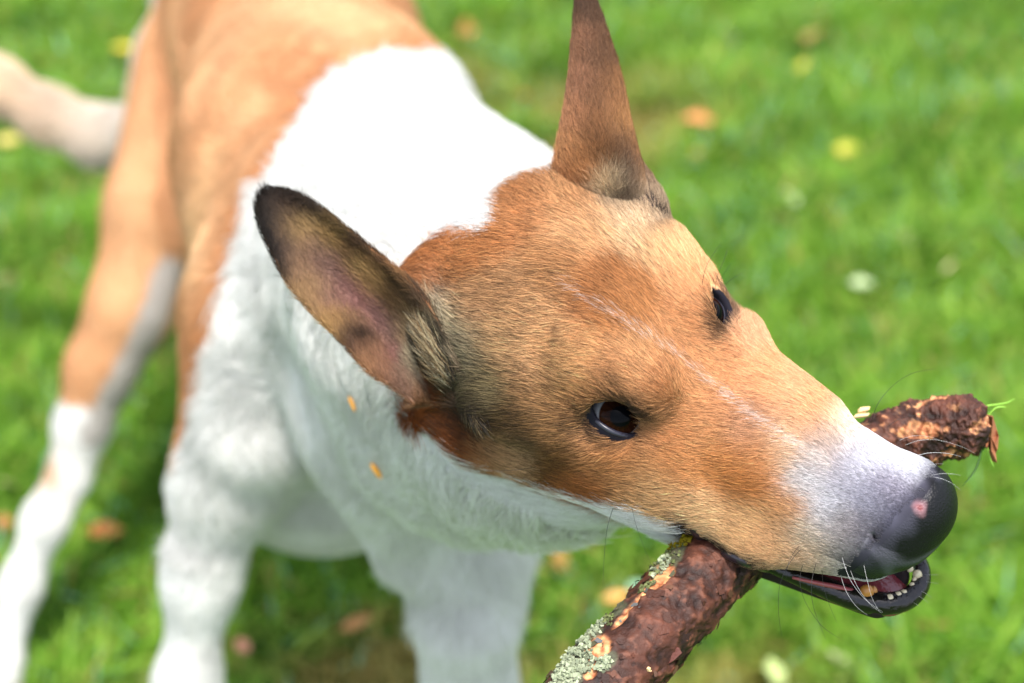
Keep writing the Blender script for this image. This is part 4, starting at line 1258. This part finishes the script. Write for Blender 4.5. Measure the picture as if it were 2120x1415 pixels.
    dl[:, 2] = -0.25 * np.clip((1.0 - p[:, 2]) / 4, 0, 1)
    nb = np.clip((p[:, 0] - 9.7 - 0.42 * (p[:, 2] + 1.0)) / 1.5, 0, 1)[:, None] * (p[:, 2] > -3.2)[:, None]
    c = c + (nose_color(p, P) - c) * nb ** 1.5 * 0.8
    # radiating round the eyes
    for wh in ('near', 'far'):
        ec, a, e1, e2 = eye_frame(wh); eh = s2h(ec)
        D = p - eh; r = np.linalg.norm(D, axis=1)
        k = np.exp(-((r - 1.2) / 1.5) ** 2)[:, None] * 1.1
        dl += D / (r[:, None] + 1e-6) * k * np.array([0.6, 1, 1])
    # swirl from low frequency noise
    for k in range(3): dl[:, k] += (vnoise(p, 0.28, 40 + k) - 0.5) * 0.5
    dr = dl @ HM
    for (ex, ey, rr_, dv) in ((1255, 350, 75, UPV * 1.0 - RGT * .05 + .2 * FWD), (905, 640, 60, -RGT * .8 + UPV * .55), (915, 830, 60, -RGT * .7 - UPV * .6)):
        k_ = np.exp(-(((x_ - ex) ** 2 + (y_ - ey) ** 2) / rr_ ** 2))[:, None] * 2.5
        dr = dr + dv * k_
    dr += rng.normal(0, 0.13, (N, 3))
    L = np.interp(p[:, 0], [-12, -6, 0, 5, 8.5, 10.5, 12], [.0125, .0095, .0075, .0058, .0036, .0018, .0010]) * rng.uniform(.65, 1.2, N)
    cheek = np.clip((-p[:, 2] - 3) / 3, 0, 1) * (p[:, 0] < 4); L *= 1 + 0.5 * cheek
    rad = np.interp(L, [.001, .012], [.00005, .00009])
    c = c * np.exp(rng.normal(0, .22, (N, 1)))
    isb = c.sum(1) < 0.12
    white_h = c.min(1) > 0.55
    tick = np.where(rng.random(N) < tk, rng.uniform(.6, 1, N), 0.0)
    fur = make_curves('fur', P, Nn, dr, L, np.clip(c, 0, .9), tick, rad, body, 0.32, curl=.12); fur['kind'] = 'stuff'
    # ---- fur on neck, trunk, legs and tail
    N = 300000
    def body_w(cen, n):
        q = w2h(cen)
        wv = np.clip(n @ (-FWD) * 1.3 + 0.5, 0.05, 1)
        t = (cen - CAM) @ FWD
        return wv * np.interp(t, [.7, 1.0, 1.6], [1.0, .8, .55])
    P, Nn = sample(Vb.astype(float), Fb, N, body_w)
    jit = rng.normal(0, 1, N).clip(-2, 2)
    c, tk = coat_color(P, jit)
    x_, y_, t_ = proj(P)
    back = at(540, -40, 1.58) - at(900, 620, .95); back /= np.linalg.norm(back)
    dn = np.array([0, 0, -1.0])
    dr = back * 0.75 + dn * 0.6 + np.zeros((N, 3))
    leg = (P[:, 2] < 0.36) | ((t_ > 1.36) & (x_ < 330))
    dr[leg] = np.array([0, .15, -1.0])
    front = (t_ < 1.2) & (y_ > 560) & (P[:, 2] > 0.30)
    dr[front] = np.array([-.15, .25, -1.0])
    tl = (x_ < 300) & (y_ < 420) & (t_ > 1.5); dr[tl] = np.array([-1, 0, .2])
    cl = vnoise(P, 26, 50) - 0.5
    for k in range(3): dr[:, k] += (vnoise(P, 22, 60 + k) - 0.5) * 0.9 + (vnoise(P, 75, 70 + k) - 0.5) * 0.6
    dr += rng.normal(0, .12, (N, 3))
    iswh = c.min(1) > 0.5
    L = np.where(iswh, .015, .009) * rng.uniform(.6, 1.25, N)
    L *= np.where(leg, .4, 1.0); L = np.where(front & ~leg, L * 1.15, L); L = np.where(tl, .016, L)
    L = np.where((x_ > 830) & (x_ < 1010) & (y_ > 770) & (y_ < 965) & (t_ < 1.0) & ~iswh, .007, L)
    L *= np.where((t_ < 1.2) & (y_ < 430), 0.85, 1)
    rad = np.where(leg, .00022, .00024)
    c = c * np.exp(rng.normal(0, .10, (N, 1))) * (0.86 + 0.18 * vnoise(P, 60, 91))[:, None]
    fur = make_curves('fur', P, Nn, dr, L, np.clip(c, 0, .9), tk * 0, rad, body, 0.5, curl=.2); fur['kind'] = 'stuff'
    # ---- whiskers
    mb = mat('black_whisker', (0.006, 0.006, 0.006), 0.35, 0.5); mw = mat('white_whisker', (0.5, 0.5, 0.5), 0.35, 0.5)
    def whisk(pts, m, r=.00016, dt=0.0, root=True):
        r = r * (0.5 if m is mw else 0.72)
        a = hit(pts[0][0], pts[0][1]) if root else None
        t0 = (a - CAM) @ FWD if a is not None else .72
        if t0 > .9: t0 = .76
        P = [at(x, y, t0 + (.001 if k == 0 else -.004 + dt * k)) for k, (x, y) in enumerate(pts)]
        ch(tube('whisker', P, [r, r * .9] + [r * .7] * (len(P) - 3) + [r * .25], m, dog, 6, 6))
    whisk([(1272, 1045), (1258, 1090), (1251, 1150), (1249, 1215)], mb)
    whisk([(1306, 1040), (1316, 1085), (1332, 1130), (1350, 1175)], mb, .00013)
    whisk([(1660, 1135), (1632, 1170), (1614, 1215), (1612, 1270), (1620, 1328)], mb)
    whisk([(1662, 1168), (1656, 1205), (1668, 1248), (1700, 1295), (1738, 1322)], mb)
    whisk([(1690, 1165), (1680, 1210), (1685, 1260), (1710, 1325)], mb)
    whisk([(1702, 1180), (1705, 1215), (1716, 1250), (1733, 1290)], mb, .00013)
    whisk([(1655, 1130), (1640, 1150), (1630, 1175), (1627, 1200)], mb, .00014)
    whisk([(1742, 1150), (1760, 1200), (1790, 1240), (1828, 1268)], mw, .00014)
    whisk([(1740, 1190), (1752, 1225), (1772, 1255), (1796, 1274)], mw, .00014)
    whisk([(1788, 1168), (1796, 1205), (1806, 1240), (1822, 1268)], mw, .00012)
    whisk([(1760, 1180), (1775, 1215), (1800, 1250), (1826, 1270)], mw, .00012)
    whisk([(1728, 1196), (1738, 1220), (1752, 1242), (1770, 1256)], mw, .00010)
    whisk([(1805, 869), (1820, 832), (1852, 796), (1890, 773), (1940, 763)], mb, .00016, 0.004)
    whisk([(1836, 885), (1862, 868), (1900, 860), (1950, 862), (1985, 868)], mb, .00012, .004)
    whisk([(1862, 912), (1890, 903), (1925, 905), (1960, 918)], mw, .00010, .003)
    whisk([(1874, 922), (1905, 912), (1945, 912), (1990, 925), (2020, 940)], mw, .00012, .003)
    whisk([(1893, 945), (1925, 938), (1960, 939), (1990, 946)], mw, .00018, .003)
    whisk([(1905, 966), (1930, 962), (1955, 960)], mw, .00009, .003)
    whisk([(1925, 985), (1950, 981), (1975, 982), (1990, 985)], mw, .00013, .002)
    whisk([(1927, 987), (1950, 992), (1972, 1002), (1990, 1016)], mw, .00013, .002)
    whisk([(1453, 598), (1457, 570), (1468, 540), (1495, 500)], mb, .00013, .001)
    whisk([(1490, 585), (1500, 565), (1515, 545)], mb, .00012, .001)
    whisk([(1500, 590), (1520, 575), (1545, 562)], mb, .00010, .001)
    whisk([(1480, 600), (1486, 570), (1502, 530), (1505, 515)], mb, .00010, .001)
    whisk([(1268, 782), (1250, 768), (1228, 762), (1195, 758)], mb, .00013)
    whisk([(1120, 965), (1080, 972), (1040, 975), (1000, 975)], mb, .00012)
    for (x, y, dx, dy) in ((1917, 1205, 26, 4), (1915, 1190, 28, 1), (1908, 1225, 22, 14), (1902, 1235, 20, 14), (1890, 1248, 16, 10)):
        whisk([(x, y), (x + dx * .5, y + dy * .4), (x + dx, y + dy)], mw, .00007)

def build_husks():
    m = mat('dry_husk', lin((215, 150, 50)), 0.6, 0.3)
    for (x0, y0, x1, y1, r, lab) in ((768, 960, 790, 992, 6, 'small orange seed husk caught in the white chest fur beside the throat'), (722, 820, 735, 852, 4, 'thin yellow husk caught in the white neck fur below the ear')):
        h = hit(x0, y0, t0=.6); t = (h - CAM) @ FWD - .016
        pts = [at(x0 + (x1 - x0) * s, y0 + (y1 - y0) * s, t) for s in (0, .3, .7, 1)]
        o = tube('seed_husk', pts, [r * .4 * t / F, r * t / F, r * t / F * .9, r * .3 * t / F], m, None, 8, 4)
        tag(o, lab, 'husk')

build_lawn()
for a in LEAVES:
    build_leaf(*a)
build_stick()
build_stick_end_things()
build_dog()
build_husks()
